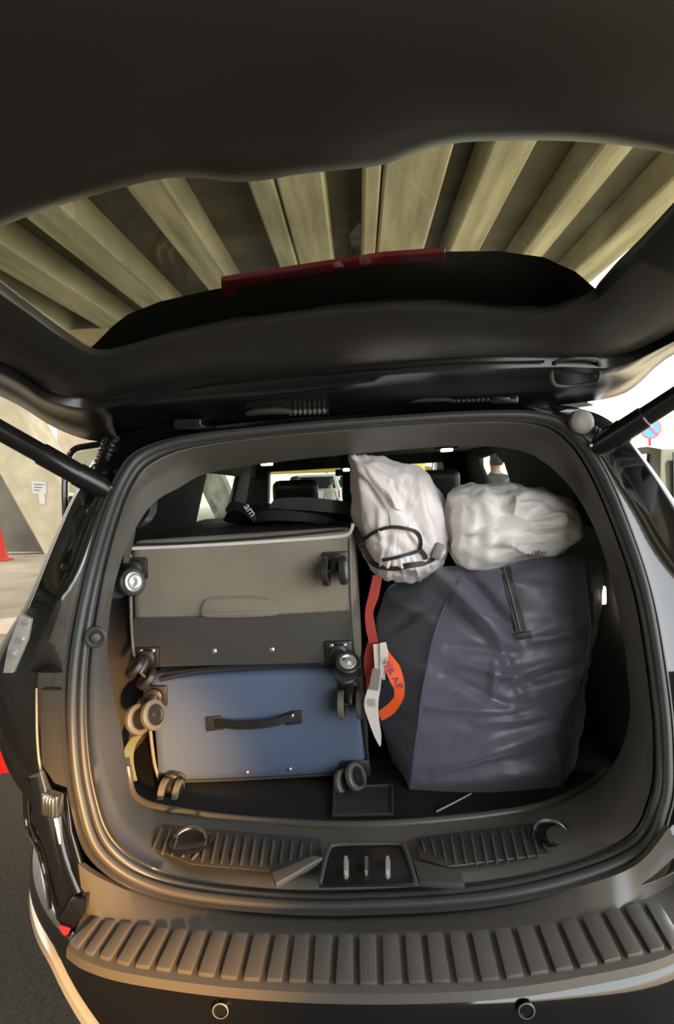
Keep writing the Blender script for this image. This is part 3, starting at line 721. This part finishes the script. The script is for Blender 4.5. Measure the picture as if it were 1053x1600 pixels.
# open rear door on the left
od = mesh('open_door', tube(cr([PY(x, y, 3.44) for x, y in ((103, 840), (101, 760), (105, 722), (115, 703), (136, 697), (175, 693), (232, 691))], 5), .016, 8), 'gloss', car)
bprism('door_glass', [PY(x, y, 3.40) for x, y in ((107, 770), (110, 724), (118, 707), (138, 702), (175, 698), (225, 698), (225, 770))], (0, .01, 0), 'carglass', od, .003)
bprism('door_panel', [PY(x, y, 3.43) for x, y in ((104, 835), (104, 800), (108, 775), (240, 775), (242, 1060), (112, 1060))], (.01, .06, 0), 'gloss', od, .012)
bprism('door_trim', [PY(x, y, 3.40) for x, y in ((104, 815), (107, 775), (225, 775), (245, 830))], (0, .01, 0), 'plastic', od, .003)

# ------------------------------------------------------------------ tailgate
TA = R(20); TP0 = A(0, 1.78, 1.80); TN = A(0, math.sin(TA), math.cos(TA))
def TG(p, off): return PP(p[0], p[1], TP0 + TN * off, TN)
Wn = [(148,545),(100,515),(50,478),(0,440),(-35,405),(-30,372),(0,355),(80,325),(150,305),(220,286),(270,278),(320,279),(365,284),(410,282),(470,272),(540,265),(600,257),(655,237),(710,224),(780,220),(870,220),(960,226),(1053,241),(1090,255),(1075,290),(1040,330),(1000,373),(965,408),(937,440),(920,458),(860,478),(800,481),(720,474),(640,470),(560,475),(430,490),(340,503),(260,521),(190,541)]
On = [(141,622),(80,612),(30,580),(-40,545),(-140,488),(-235,415),(-300,305),(-310,165),(-270,20),(-150,-80),(0,-110),(100,-120),(180,-125),(260,-128),(350,-130),(450,-130),(560,-130),(680,-128),(790,-125),(900,-120),(1020,-110),(1160,-90),(1300,-30),(1400,70),(1430,200),(1370,325),(1230,420),(1115,484),(1030,530),(960,556),(880,556),(800,557),(720,560),(640,565),(560,571),(430,584),(340,590),(262,597),(200,613)]
G1 = {0:(140,652),1:(70,632),2:(20,600),3:(-50,566),27:(1124,498),28:(1035,548),29:(968,586),30:(880,586),31:(800,590),32:(720,596),33:(640,600),34:(560,610),35:(430,627),36:(340,634),37:(262,641),38:(200,648)}
GS = {0:(140,688),1:(85,668),2:(30,634),3:(-44,596),27:(1134,514),28:(1040,562),29:(978,614),30:(900,630),31:(800,638),32:(720,644),33:(640,650),34:(560,655),35:(430,666),36:(340,675),37:(262,684),38:(200,690)}
def push(i, d):
    c = A(540, 330); p = A(*On[i]); return tuple(p + unit(p - c) * d)
g1 = [G1.get(i, push(i, 22)) for i in range(39)]; gs_ = [GS.get(i, push(i, 55)) for i in range(39)]
def tl_(pts, off): return cr([TG(p, off) for p in pts], 4, True)
wi, wo = tl_(Wn, .045), tl_(On, .0)
wi0 = tl_(Wn, .02)
def tmid(t, off): return tl_([tuple(A(*a) * (1 - t) + A(*b) * t) for a, b in zip(Wn, On)], off)
tg = mesh('tailgate', loft([wi, wi0, tmid(.05, .004), tmid(.14, -.010), tmid(.5, -.022), tmid(.85, -.014), tmid(.95, -.004), wo, tl_(On, .012)]), 'tailtrim', car, angle=50)
mesh('painted_rim', loft([tl_(On, .010), lerp(tl_(On, .0), tl_(g1, .0), .3) - TN * .012, lerp(tl_(On, .0), tl_(g1, .0), .7) - TN * .008, tl_(g1, .008), lerp(tl_(g1, .01), tl_(gs_, .02), .4), tl_(gs_, .03), tl_(gs_, .08)]), 'satin', tg, angle=60)
mesh('outer_panel', loft([tl_(gs_, .08), tl_(On, .11), tl_(Wn, .075), wi]), 'gloss', tg)
gl = cr([TG(p, .042) for p in Wn], 4, True)
mesh('rear_glass', prism(list(gl), TN * .004), 'glass', tg, False)
SPt = [(95,600),(120,560),(150,536),(175,510),(200,491),(250,471),(330,453),(400,440),(500,424),(600,404),(700,393),(780,392),(850,402),(900,425),(935,455),(970,500),(900,540),(560,560),(200,610)]
spo = mesh('spoiler', loft([[TG(p, .10) for p in SPt], [TG(tuple(A(560, 620) + (A(*p) - A(560, 620)) * .86), .135) for p in SPt]], True, (True, True)), 'plastic', tg, False)  # lighter plastic than gloss black, stands in for haze seen through the glass
LMt = [(345,440),(400,431),(500,416),(600,401),(695,394),(697,408),(600,413),(500,428),(400,443),(372,450),(366,462),(347,464)]
bprism('stop_lamp', [TG(p, .092) for p in LMt], TN * .012, 'reddim', tg, .002)
# lift struts
def strut(px0, py0, y0, px1, py1, mount, r):
    a, b = PY(px0, py0, y0), TG((px1, py1), .01); mp = TG(mount, -.002)
    s = mesh('lift_strut', tube([a, lerp(a, b, .28), lerp(a, b, .29), b], [r, r, r * .88, r * .88], 16), 'satin', car)
    d = unit(b - a)
    mesh('strut_socket', tube([a - d * .035, a - d * .01, a + d * .05], [r * .7, r * 1.08, r * 1.08], 14), 'satin', s)
    mesh('strut_mount', tube([b + d * .01, lerp(b, mp, .5), mp], [.018, .02, .016], 10), 'plastic', s)
    mesh('ball_stud', lathe(a - d * .015, (1 if px0 < 500 else -1, 0, 0), [(.008, -.03), (.012, 0), (.008, .03)], 12), 'chrome', s)
strut(150, 757, 1.68, -185, 568, (-170, 505), .0265)
strut(948, 690, 1.72, 1180, 540, (1172, 476), .0275)
# grab pocket and screws on the rim
pk = cr([TG(p, -.006) for p in ((868,566),(925,560),(936,568),(936,588),(926,598),(868,602))], 4, True)
mesh('grab_pocket', tube(pk, .0045, 8, True), 'plastic', tg)
mesh('trim_crease', tube(cr([TG(p, -.006) for p in ((150,628),(250,620),(330,604),(560,583),(700,570),(850,565))], 5), .003, 8), 'satin', tg)
#PART4
# ------------------------------------------------------------------ luggage
def suitcase(name, label, corners, Y, depth, m_body, m_face, drop=.0):
    """soft case lying flat, its wheeled end towards the tailgate"""
    c = [PY(x, y, Y) for x, y in corners]          # TL TR BR BL
    t = thing(name, label, 'suitcase', (c[2] + c[3]) / 2 + A(0, depth / 2, -.01))
    back = A(0, depth, -drop)
    body = bevmesh('body', prism(c, back), m_body, t, .028, 4)
    r = unit(c[1] - c[0]); n = A(0, -1, 0); u = unit(np.cross(r, A(0, 1, 0))) ; 
    if u[2] < 0: u = -u
    return t, body, c
def onface(px, py, Y, lift=0.): return PY(px, py, Y - lift)
def caster(parent, Y, plate, w1, w2, rpx, tilt=.0, hubs=(1,), mt='wheeldark', rv=((-.02, .02), (.02, .02)), size=.034):
    pc = onface(*plate, Y, .006); k = Y / FPX
    h = obox('caster', pc, XYZ, (size, .007, size * .85), 'hard', parent, .006)
    a = onface(*w1, Y, .052); b = onface(*w2, Y, .052)
    ax = unit(b - a); axt = unit(ax + A(0, -1, 0) * tilt)
    mid = (a + b) / 2
    st = tube([pc, pc + A(0, -.020, 0), pc + A(0, -.024, 0)], [.026, .024, .012], 16); mesh('swivel', st, 'hard', h)
    mesh('fork', tube([pc + A(0, -.015, 0), lerp(pc, mid, .55) + A(0, -.014, 0), mid], [.018, .017, .011], 12), 'hard', h)
    rr = rpx * k * 1.13
    for j, c in enumerate((a, b)):
        mesh('wheel', lathe(c, axt, [(rr * .55, -.0085), (rr * .88, -.0095), (rr, -.006), (rr, .006), (rr * .88, .0095), (rr * .55, .0085), (rr * .5, .006), (rr * .1, .006)], 26), mt, h)
        if mt == 'wheel':
            mesh('wheel_hub', lathe(c + axt * .0055, axt, [(rr * .70, -.001), (rr * .70, .0036), (rr * .6, .0044), (rr * .5, .002), (rr * .2, .003), (rr * .05, .006)], 20), 'hard', h)
        if j in hubs:
            mesh('wheel_hub', lathe(c + axt * .0055, axt, [(rr * .68, -.001), (rr * .68, .0042), (rr * .55, .0052), (rr * .45, .003), (rr * .2, .004), (rr * .05, .007)], 20), 'hub', h)
    mesh('axle', tube([a, b], .006, 8), 'hard', h)
    for dx, dz in rv:
        mesh('rivet', lathe(pc + A(dx, -.006, dz), (0, -1, 0), [(.0058, 0), (.0055, .002), (.002, .0038)], 12), 'rivet', h)
def piping(name, pts, r, m, parent): return mesh(name, tube(cr(pts, 5), r, 8), m, parent)

YS = 1.93
uc, ub, ucc = suitcase('suitcase', 'grey-brown soft suitcase with white piping, lying on the blue suitcase', ((203, 846), (552, 824), (566, 1034), (209, 1046)), YS, .68, 'case_grey', None)
ub.data.materials.append(M['case_black'])
for p in ub.data.polygons:
    if p.center.y > YS + .03 and p.center.z > 1.40: p.material_index = 1
# charcoal lower panel with stitched edge
lp_ = [onface(x, y, YS, .001) for x, y in ((205, 966), (300, 964), (430, 961), (546, 955), (550, 1034), (400, 1038), (300, 1040), (212, 1043))]
dp = bprism('lower_panel', lp_, (0, -.003, 0), 'case_dark', uc, .0015)
st = np.array([onface(x, y, YS, .004) for x, y in ((205, 966), (300, 964), (430, 961), (546, 955))])
for k in range(46):
    t = (k + .5) / 46; x = 205 + t * 341; y = np.interp(x, [205, 300, 430, 546], [966, 964, 961, 955]) - 1
    a = onface(x - 2.2, y, YS, .004); b = onface(x + 2.2, y - .1, YS, .004)
    mesh('stitch', tube([a, b], .0009, 5), 'case_black', dp)
piping('piping', [onface(x, y, YS, .002) for x, y in ((205, 857), (260, 855), (340, 851), (440, 845), (510, 840), (540, 836), (549, 828), (551, 818))], .0052, 'piping_white', uc)
piping('piping', [onface(x, y, YS, .002) for x, y in ((207, 851), (300, 848), (440, 838), (540, 828))], .0036, 'case_black', uc)
piping('piping', [onface(x, y, YS, .001) for x, y in ((204, 866), (204, 900), (205, 960), (208, 1010), (214, 1040))], .005, 'piping_grey', uc)
piping('piping', [onface(x, y, YS, .001) for x, y in ((547, 842), (548, 900), (551, 970), (556, 1030))], .005, 'piping_grey', uc)
# padded handle
hp = cr([onface(x, y, YS, .0) for x, y in ((318, 962), (316, 948), (324, 936), (345, 932), (380, 931), (410, 932), (424, 938), (432, 950), (433, 960), (400, 963), (350, 964))], 4, True)
ph = bprism('handle_pad', list(hp), (0, -.010, 0), 'case_grey', uc, .004, 2)
bprism('handle_edge', [onface(x, y, YS, .010) for x, y in ((316, 957), (432, 953), (432, 959), (317, 963))], (0, -.004, 0), 'case_grey', ph, .0018)
for k in range(22):
    x = 330 + k * 4.2; y = 936.5 - 2 * math.sin(k / 21 * math.pi)
    mesh('stitch', tube([onface(x, y, YS, .0105), onface(x + 2.6, y, YS, .0105)], .0008, 5), 'case_black', ph)
for x, y in ((335, 1017), (425, 1015)):
    mesh('rivet', lathe(onface(x, y, YS, .003), (0, -1, 0), [(.0075, 0), (.007, .003), (.002, .005)], 14), 'rivet', uc)
caster(uc, YS, (211, 888), (181, 913), (206, 909), 20, .75, (1,), rv=((.022, -.02),), size=.036)
caster(uc, YS, (524, 879), (509, 893), (536, 891), 20, .10, (1,), rv=(), size=.036)
caster(uc, YS, (231, 1027), (229, 1060), (211, 1042), 17, .35, (), rv=((-.016, .02), (.018, .02)))
caster(uc, YS, (529, 1019), (540, 1052), (543, 1036), 17, 1.0, (1,), rv=((-.018, .02), (.018, .021)), size=.038)

bc2, bb, bcc = suitcase('suitcase', 'navy blue soft suitcase with black strap handle, bottom of the stack', ((232, 1056), (562, 1043), (578, 1210), (246, 1226)), 1.95, .66, 'case_blue', None)
YB2 = 1.95
piping('zip_band', [onface(x, y, YB2, .004) for x, y in ((250, 1062), (300, 1052), (380, 1044), (470, 1038), (555, 1036))], .007, 'zip', bc2)
piping('zip_band', [onface(x, y, YB2, .008) for x, y in ((255, 1053), (320, 1045), (400, 1040), (500, 1036))], .005, 'case_black', bc2)
piping('piping', [onface(x, y, YB2, .001) for x, y in ((231, 1070), (234, 1130), (241, 1190), (249, 1218))], .005, 'piping_grey', bc2)
piping('piping', [onface(x, y, YB2, .001) for x, y in ((563, 1045), (567, 1110), (573, 1170), (577, 1205))], .005, 'case_black', bc2)
piping('piping', [onface(x, y, YB2, .001) for x, y in ((255, 1222), (350, 1219), (450, 1214), (560, 1208))], .0035, 'case_dark', bc2)
hdl = bprism('handle_tab', [onface(x, y, YB2, 0) for x, y in ((321, 1120), (346, 1117), (353, 1130), (350, 1139), (323, 1142))], (0, -.006, 0), 'cord', bc2, .002)
bprism('handle_tab', [onface(x, y, YB2, 0) for x, y in ((440, 1116), (455, 1110), (472, 1109), (472, 1130), (446, 1133))], (0, -.006, 0), 'cord', bc2, .002)
hs = cr([onface(x, y, YB2, l) for x, y, l in ((336, 1130, .006), (352, 1131, .018), (370, 1133, .026), (400, 1132, .030), (425, 1129, .026), (443, 1124, .018), (458, 1119, .006))], 4)
mesh('strap_handle', ribbon(hs, [A(0, -.002, .0115)] * len(hs), .007), 'cord', bc2)
for x, y in ((341, 1129), (456, 1118)):
    mesh('rivet', lathe(onface(x, y, YB2, .008), (0, -1, 0), [(.0065, 0), (.006, .003), (.002, .0045)], 14), 'rivet', bc2)
for x, y in ((386, 1207), (453, 1202)):
    mesh('rivet', lathe(onface(x, y, YB2, .001), (0, -1, 0), [(.006, 0), (.0055, .003), (.002, .0045)], 14), 'rivet', bc2)
bprism('corner_plate', [onface(x, y, YB2, 0) for x, y in ((530, 1192), (534, 1188), (576, 1186), (579, 1212), (528, 1216))], (0, -.008, 0), 'hard', bc2, .003)
bprism('corner_plate', [onface(x, y, YB2, 0) for x, y in ((247, 1208), (282, 1205), (290, 1211), (290, 1224), (250, 1226))], (0, -.008, 0), 'hard', bc2, .003)
caster(bc2, YB2, (243, 1087), (216, 1124), (240, 1117), 21, .55, (), 'wheel', (), .034)
caster(bc2, YB2, (547, 1072), (533, 1101), (562, 1100), 20, .05, (), 'wheel', (), .034)
caster(bc2, YB2, (269, 1218), (256, 1238), (278, 1240), 19, .05, (), 'wheel', (), .022)
caster(bc2, YB2, (550, 1204), (538, 1224), (556, 1214), 19, .55, (), 'wheel', (), .022)

# ---- navy storage bag
nb = thing('storage_bag', 'large dark navy nylon storage bag standing beside the suitcases', 'bag', (.38, 2.1, .79))
rows = [  # py, left silhouette, front-left seam, front-right seam, right silhouette, front Y
    (1240, 632, 640, 872, 884, 1.905), (1222, 625, 640, 880, 891, 1.885), (1180, 610, 646, 874, 902, 1.865), (1135, 597, 652, 868, 911, 1.86), (1110, 592, 655, 886, 912, 1.86),
    (1085, 588, 658, 903, 911, 1.86), (1040, 585, 667, 916, 922, 1.865), (1000, 585, 675, 924, 931, 1.87), (960, 586, 688, 925, 938, 1.88), (920, 594, 703, 920, 942, 1.90), (893, 604, 715, 915, 940, 1.92), (880, 620, 722, 910, 935, 1.95)]
def tilt_y(x, py, frac):   # the top edge of the front rises towards the right
    return py + frac * np.interp(x, [600, 690, 790, 915, 940], [34, 12, 4, -16, -8])
loops = []
for (py, a, b, c, d, yf) in [tuple(cr(np.array(rows, float), 7)[i]) for i in range((len(rows) - 1) * 7 + 1)]:
    fr = np.interp(py, [880, 1000, 1150, 1240], [1, .45, .05, 0])
    pts = []
    def add(x, y, n, x2, y2, bow=0.):
        for k in range(n):
            t = k / n; yy = y + (y2 - y) * t - bow * math.sin(math.pi * t)
            xx = x + (x2 - x) * t
            pts.append(PY(xx, tilt_y(xx, py, fr), yy))
    add(a, yf + .20, 20, b, yf, .015); add(b, yf, 60, c, yf, .035); add(c, yf, 12, d, yf + .14, .01); add(d, yf + .14, 16, d - 22, yf + .36, -.01)
    add(d - 22, yf + .36, 20, a + 26, yf + .36, -.02); add(a + 26, yf + .36, 12, a, yf + .20, 0)
    loops.append(pts)
top = np.array(loops[-1]); cen = top.mean(0)
for s, dz in ((.93, .006), (.75, .010), (.5, .012), (.2, .012), (.02, .012)): loops.append([cen + (p - cen) * s + A(0, 0, dz) for p in top])
bot = np.array(loops[0]); cb_ = bot.mean(0); cb_[2] = .796
for s in (.96, .6, .05): loops.insert(0, [cb_ + (p - cb_) * A(s, s, 0) for p in bot])
bag = mesh('bag_body', loft(loops, True, (True, True)), 'nylon', nb, True, 75)
def crease_px(lines):
    """fold lines given along the cloth as pairs of points with width and height"""
    L = []
    for (x0, y0, x1, y1, wd, h) in lines: L.append((A(x0, y0), A(x1, y1), wd, h))
    def f(p):
        q = A(*proj(p)); s = 0
        for a, b, wd, h in L:
            ab = b - a; t = np.clip((q - a).dot(ab) / ab.dot(ab), 0, 1); d = np.linalg.norm(q - a - ab * t)
            s += h * math.exp(-(d / (wd * .62)) ** 2) * math.sin(math.pi * (.12 + .76 * t))
        return s
    return f
cf = crease_px([(685, 900, 795, 1005, 18, .026), (725, 892, 808, 985, 11, -.018), (690, 930, 760, 1000, 9, -.010), (700, 1010, 810, 1022, 9, -.010), (715, 1035, 830, 1060, 10, .012), (690, 1055, 790, 1100, 9, -.010),
                (760, 1060, 870, 1035, 10, .012), (800, 1075, 905, 1040, 9, -.010), (670, 1105, 800, 1110, 12, .008), (680, 1200, 860, 1140, 14, .012), (670, 1215, 850, 1175, 9, -.008), (690, 1225, 870, 1200, 9, .008),
                (830, 1000, 910, 985, 8, .010), (770, 990, 815, 1085, 10, .009), (610, 940, 680, 970, 9, .012), (605, 985, 672, 950, 9, -.010), (600, 1020, 665, 1045, 10, .010), (610, 1100, 650, 1140, 9, -.008),
                (720, 960, 800, 975, 9, .010), (745, 1130, 850, 1120, 10, .007), (770, 1035, 770, 1090, 7, .008)])
def bagdisp(p, n):
    s = .012 * (ridge(p, (5, 5, 11)) - .5) + .010 * fbm(p, (9, 9, 22), 4)
    if n[1] < .3: s = s * .55 + cf(p) * 1.95
    return s if p[2] > .82 else s * .2
displace(bag, bagdisp)
bv = bvh_of(bag)
def onmesh(b, pts, lift, n=4):
    out = []
    for q in cr(np.array(pts, float), n):
        h_, _ = hit(b, q[0], q[1], lift)
        if h_ is not None: out.append(h_)
    P = np.array(out)
    for _ in range(2): P[1:-1] = (P[:-2] + P[1:-1] * 2 + P[2:]) / 4
    return P
mesh('seam_piping', tube(onmesh(bv, [(716, 908), (704, 930), (689, 962), (676, 1002), (668, 1040), (659, 1085), (654, 1130), (647, 1180), (641, 1232)], .001), .0042, 8), 'navy_pipe', nb)
mesh('seam_piping', tube(onmesh(bv, [(912, 880), (918, 930), (923, 985), (916, 1035), (903, 1083), (888, 1105), (870, 1132), (873, 1180), (880, 1222)], .001), .0030, 8), 'navy_pipe', nb)
zt = [(789, 888), (797, 915), (806, 950), (815, 985)]
zp = onmesh(bv, zt, .002)
z0 = mesh('zip_tape', ribbon(zp, [A(.014, 0, .003)] * len(zp), .003), 'zip', nb)
mesh('zip_teeth', tube(zp + A(-.004, -.004, 0), .0028, 6), 'piping_grey', z0)
mesh('zip_edge', tube(zp + A(.012, -.003, 0), .0016, 6), 'piping_grey', z0)
zz_, zn = hit(bv, 816, 994, .004)
obox('zip_stop', zz_, (A(.98, 0, .15), A(0, 1, 0), A(-.15, 0, .98)), (.024, .004, .009), 'zip', nb, .002)

# ---- blobs: closed soft shapes from an outline with real thickness
def blob(name, outline, Y0, tf, tb, ctr, m, parent, nt=12, nv=40, e=.62, lean=0.):
    ol = cr(np.array(outline, float), nt, True); c = A(*ctr); loops = []
    for j in range(1, nv):
        v = -math.pi / 2 + math.pi * j / nv
        s = math.cos(v) ** e; dy = -(tf if v > 0 else tb) * math.sin(v)
        loops.append([PY(*(c + (p - c) * s), Y0 + dy + lean * (p[1] - c[1]) * s) for p in ol])
    return mesh(name, loft(loops, True, (True, True)), m, parent, True, 80)
sk = thing('stuff_sack', 'white drawstring sack with black cord, wedged upright between suitcase and bag', 'sack', PY(630, 905, 2.0))
so = blob('sack_body', [(548, 715), (546, 710), (553, 711), (575, 713), (612, 718), (645, 730), (672, 748), (690, 775), (698, 810), (697, 845), (696, 872), (680, 893), (655, 906), (625, 912), (598, 903), (578, 882), (563, 855), (556, 815), (552, 770), (549, 735)], 1.99, .135, .13, (622, 815), 'sack', sk, 12, 44, .6)
scf = crease_px([(553, 716, 620, 790, 8, .012), (556, 730, 600, 800, 6, -.010), (575, 716, 640, 760, 6, -.008), (600, 760, 652, 850, 7, .012), (612, 755, 668, 850, 5, -.008), (650, 745, 680, 860, 9, .008), (590, 800, 600, 860, 8, .008),
                 (575, 830, 650, 872, 7, -.007), (600, 880, 660, 885, 6, .010), (590, 890, 640, 903, 5, -.007), (640, 880, 690, 862, 5, .010), (650, 893, 692, 875, 4, -.008), (660, 760, 690, 830, 6, -.008), (625, 870, 632, 910, 4, .007), (610, 868, 612, 908, 4, -.006), (645, 872, 655, 905, 4, .007), (597, 862, 592, 898, 4, .006), (668, 868, 675, 893, 4, -.006)])
displace(so, lambda p, n: .012 * (ridge(p, (14, 9, 5)) - .5) + .009 * fbm(p, (26, 20, 12), 4) + (scf(p) * 1.3 if n[1] < .2 else 0))
sbv = bvh_of(so)
cd1 = [(556, 822), (566, 845), (580, 872), (592, 882), (620, 886), (655, 880), (680, 868)]
def strap(name, pts, wd, m, parent, b=sbv, lift=.007, th=.004):
    P = onmesh(b, pts, lift); T = np.gradient(P, axis=0); Wd = []
    for i in range(len(P)):
        d = unit(P[i] - CAM); Wd.append(unit(np.cross(unit(T[i]), d)) * wd)
    return mesh(name, ribbon(P, Wd, th), m, parent)
strap('drawstring', cd1, .0075, 'cord', sk)
strap('drawstring', [(565, 848), (585, 832), (612, 823), (635, 826), (652, 835), (656, 850), (655, 858)], .0045, 'cord', sk)
strap('drawstring', [(600, 874), (625, 868), (645, 862), (660, 856)], .0045, 'cord', sk)
strap('drawstring', [(655, 858), (662, 866), (664, 874)], .006, 'cord', sk)
h_, _ = hit(sbv, 680, 858, .01)
obox('cord_lock', h_, (A(.4, 0, .9), A(0, 1, 0), A(.9, 0, -.4)), (.022, .010, .012), 'taggrey', sk, .005)

pb = thing('plastic_bag', 'milky white plastic bag resting on the navy storage bag', 'bag', PY(800, 882, 2.02))
po = blob('bag_body', [(697, 800), (702, 772), (722, 760), (765, 757), (815, 760), (860, 768), (895, 790), (913, 815), (914, 838), (900, 855), (870, 868), (820, 880), (770, 889), (725, 888), (703, 870), (697, 835)], 1.98, .13, .13, (800, 822), 'polybag', pb, 12, 44, .5)
pcf = crease_px([(805, 780, 800, 805, 7, .012), (800, 790, 850, 785, 6, .012), (735, 836, 775, 822, 4, .008), (760, 850, 860, 845, 7, .010), (770, 862, 870, 835, 5, -.008), (770, 790, 765, 850, 9, .010), (752, 790, 748, 850, 7, -.008),
                 (820, 815, 890, 800, 8, .010), (810, 800, 850, 822, 5, -.010), (800, 830, 880, 822, 5, .009), (840, 780, 890, 805, 8, -.007), (720, 780, 720, 860, 10, .006), (780, 845, 830, 862, 5, .008)])
displace(po, lambda p, n: .014 * (ridge(p, (9, 9, 9)) - .5) + .008 * fbm(p, (22, 22, 22), 4) + (1.5 * pcf(p) if n[1] < .2 else 0))
pbv = bvh_of(po)
h_, n_ = hit(pbv, 836, 864, .006)
if h_ is not None: text('handwriting', '171Em', .020, h_, A(1, 0, .10), A(-.35, 0, 1), 'ink', pb)

# ---- orange strap with paper tag
os_ = thing('luggage_strap', 'orange webbing strap with purple lettering and paper tag, hanging beside the navy bag', 'strap', PY(600, 1100, 1.86))
def rib_px(name, pts, wd, m, parent, th=.0025, wdir=None):
    P = cr([PY(x, y, yy) for x, y, yy in pts], 6); T = np.gradient(P, axis=0); Wd = []
    for i in range(len(P)):
        d = unit(P[i] - CAM)
        ww = unit(np.cross(unit(T[i]), d)) if wdir is None else unit(wdir)
        k = wd if np.isscalar(wd) else float(np.interp(i / (len(P) - 1), np.linspace(0, 1, len(wd)), wd))
        Wd.append(ww * k)
    return mesh(name, ribbon(P, Wd, th), m, parent)
rib_px('webbing', [(590, 900, 1.93), (584, 930, 1.91), (577, 955, 1.89), (579, 980, 1.875), (584, 1004, 1.86)], [.013, .014, .011, .013, .012], 'red_strap', os_)
rib_px('webbing', [(583, 1000, 1.865), (578, 1030, 1.87), (579, 1060, 1.875), (576, 1085, 1.88)], [.012, .017, .014, .006], 'red_strap', os_)
rib_px('webbing', [(597, 1008, 1.845), (603, 1026, 1.835), (613, 1044, 1.825), (620, 1062, 1.82), (624, 1076, 1.825), (622, 1092, 1.83), (610, 1108, 1.84), (593, 1119, 1.85)], [.008, .014, .020, .018, .014, .012, .014, .013], 'orange_strap', os_)
for ch, x, y, a in (('W', 604, 1037, -50), ('R', 611, 1049, -52), ('A', 618, 1062, -58), ('P', 624, 1073, -62)):
    c = PY(x, y, 1.818); ca, sa = math.cos(R(a)), math.sin(R(a))
    text('letter', ch, .027, c + A(0, -.001, 0), A(ca, 0, sa), A(-sa, 0, ca), 'purple', os_)
tgp = rib_px('paper_tag', [(590, 1006, 1.838), (592, 1026, 1.835), (591, 1050, 1.832), (585, 1075, 1.835), (580, 1100, 1.832), (584, 1125, 1.836), (590, 1148, 1.840), (594, 1166, 1.842)], [.012, .013, .010, .016, .019, .014, .010, .001], 'tagpaper', os_, .0012)
rib_px('tag_fold', [(598, 1004, 1.832), (600, 1022, 1.828), (598, 1045, 1.828), (600, 1062, 1.834)], [.008, .011, .008, .003], 'tagpaper', os_, .0012)
rib_px('tag_print', [(588, 1045, 1.826), (586, 1062, 1.828), (584, 1078, 1.829)], [.010, .012, .012], 'taggrey', tgp, .0008)
for k in range(5): rib_px('bar_code', [(575 + k * 2.6, 1092, 1.826), (576 + k * 2.5, 1104, 1.828)], .0006, 'taggrey', tgp, .0006)

# ---- black shoulder bag and straps behind the top of the suitcase
sb_ = thing('shoulder_bag', 'black shoulder bag with loose shiny strap lying on the grey-brown suitcase', 'bag', PY(450, 820, 2.35))
bo = blob('bag_body', [(350, 808), (365, 797), (400, 790), (450, 788), (500, 792), (545, 798), (552, 806), (540, 812), (450, 814), (380, 816), (350, 815)], 2.42, .14, .12, (455, 807), 'case_black', sb_, 8, 24, .5)
displace(bo, lambda p, n: .010 * (ridge(p, (10, 10, 16)) - .5))
rib_px('shoulder_strap', [(425, 800, 2.30), (433, 789, 2.29), (470, 787, 2.27), (510, 790, 2.27), (545, 795, 2.28), (560, 805, 2.30)], [.010, .018, .021, .021, .021, .018], 'shinystrap', sb_, .003)
rib_px('shoulder_strap', [(395, 812, 2.22), (415, 806, 2.20), (450, 806, 2.19), (490, 810, 2.19), (525, 818, 2.18)], [.013, .016, .016, .014, .012], 'cord', sb_, .003)
rib_px('shoulder_strap', [(355, 800, 2.26), (365, 790, 2.24), (385, 797, 2.22), (400, 812, 2.21)], [.008, .014, .014, .010], 'cord', sb_, .003)
mesh('strap_knot', tube(cr([PY(520, 815, 2.12), PY(535, 818, 2.05), PY(548, 825, 1.98), PY(558, 833, 1.93), PY(566, 850, 1.885)], 4), .009, 8, flat=.5), 'cord', sb_)
text('logo', 'am', .036, PY(391, 797, 2.195), A(.55, 0, -.8), A(.8, 0, .55), 'paper', sb_)
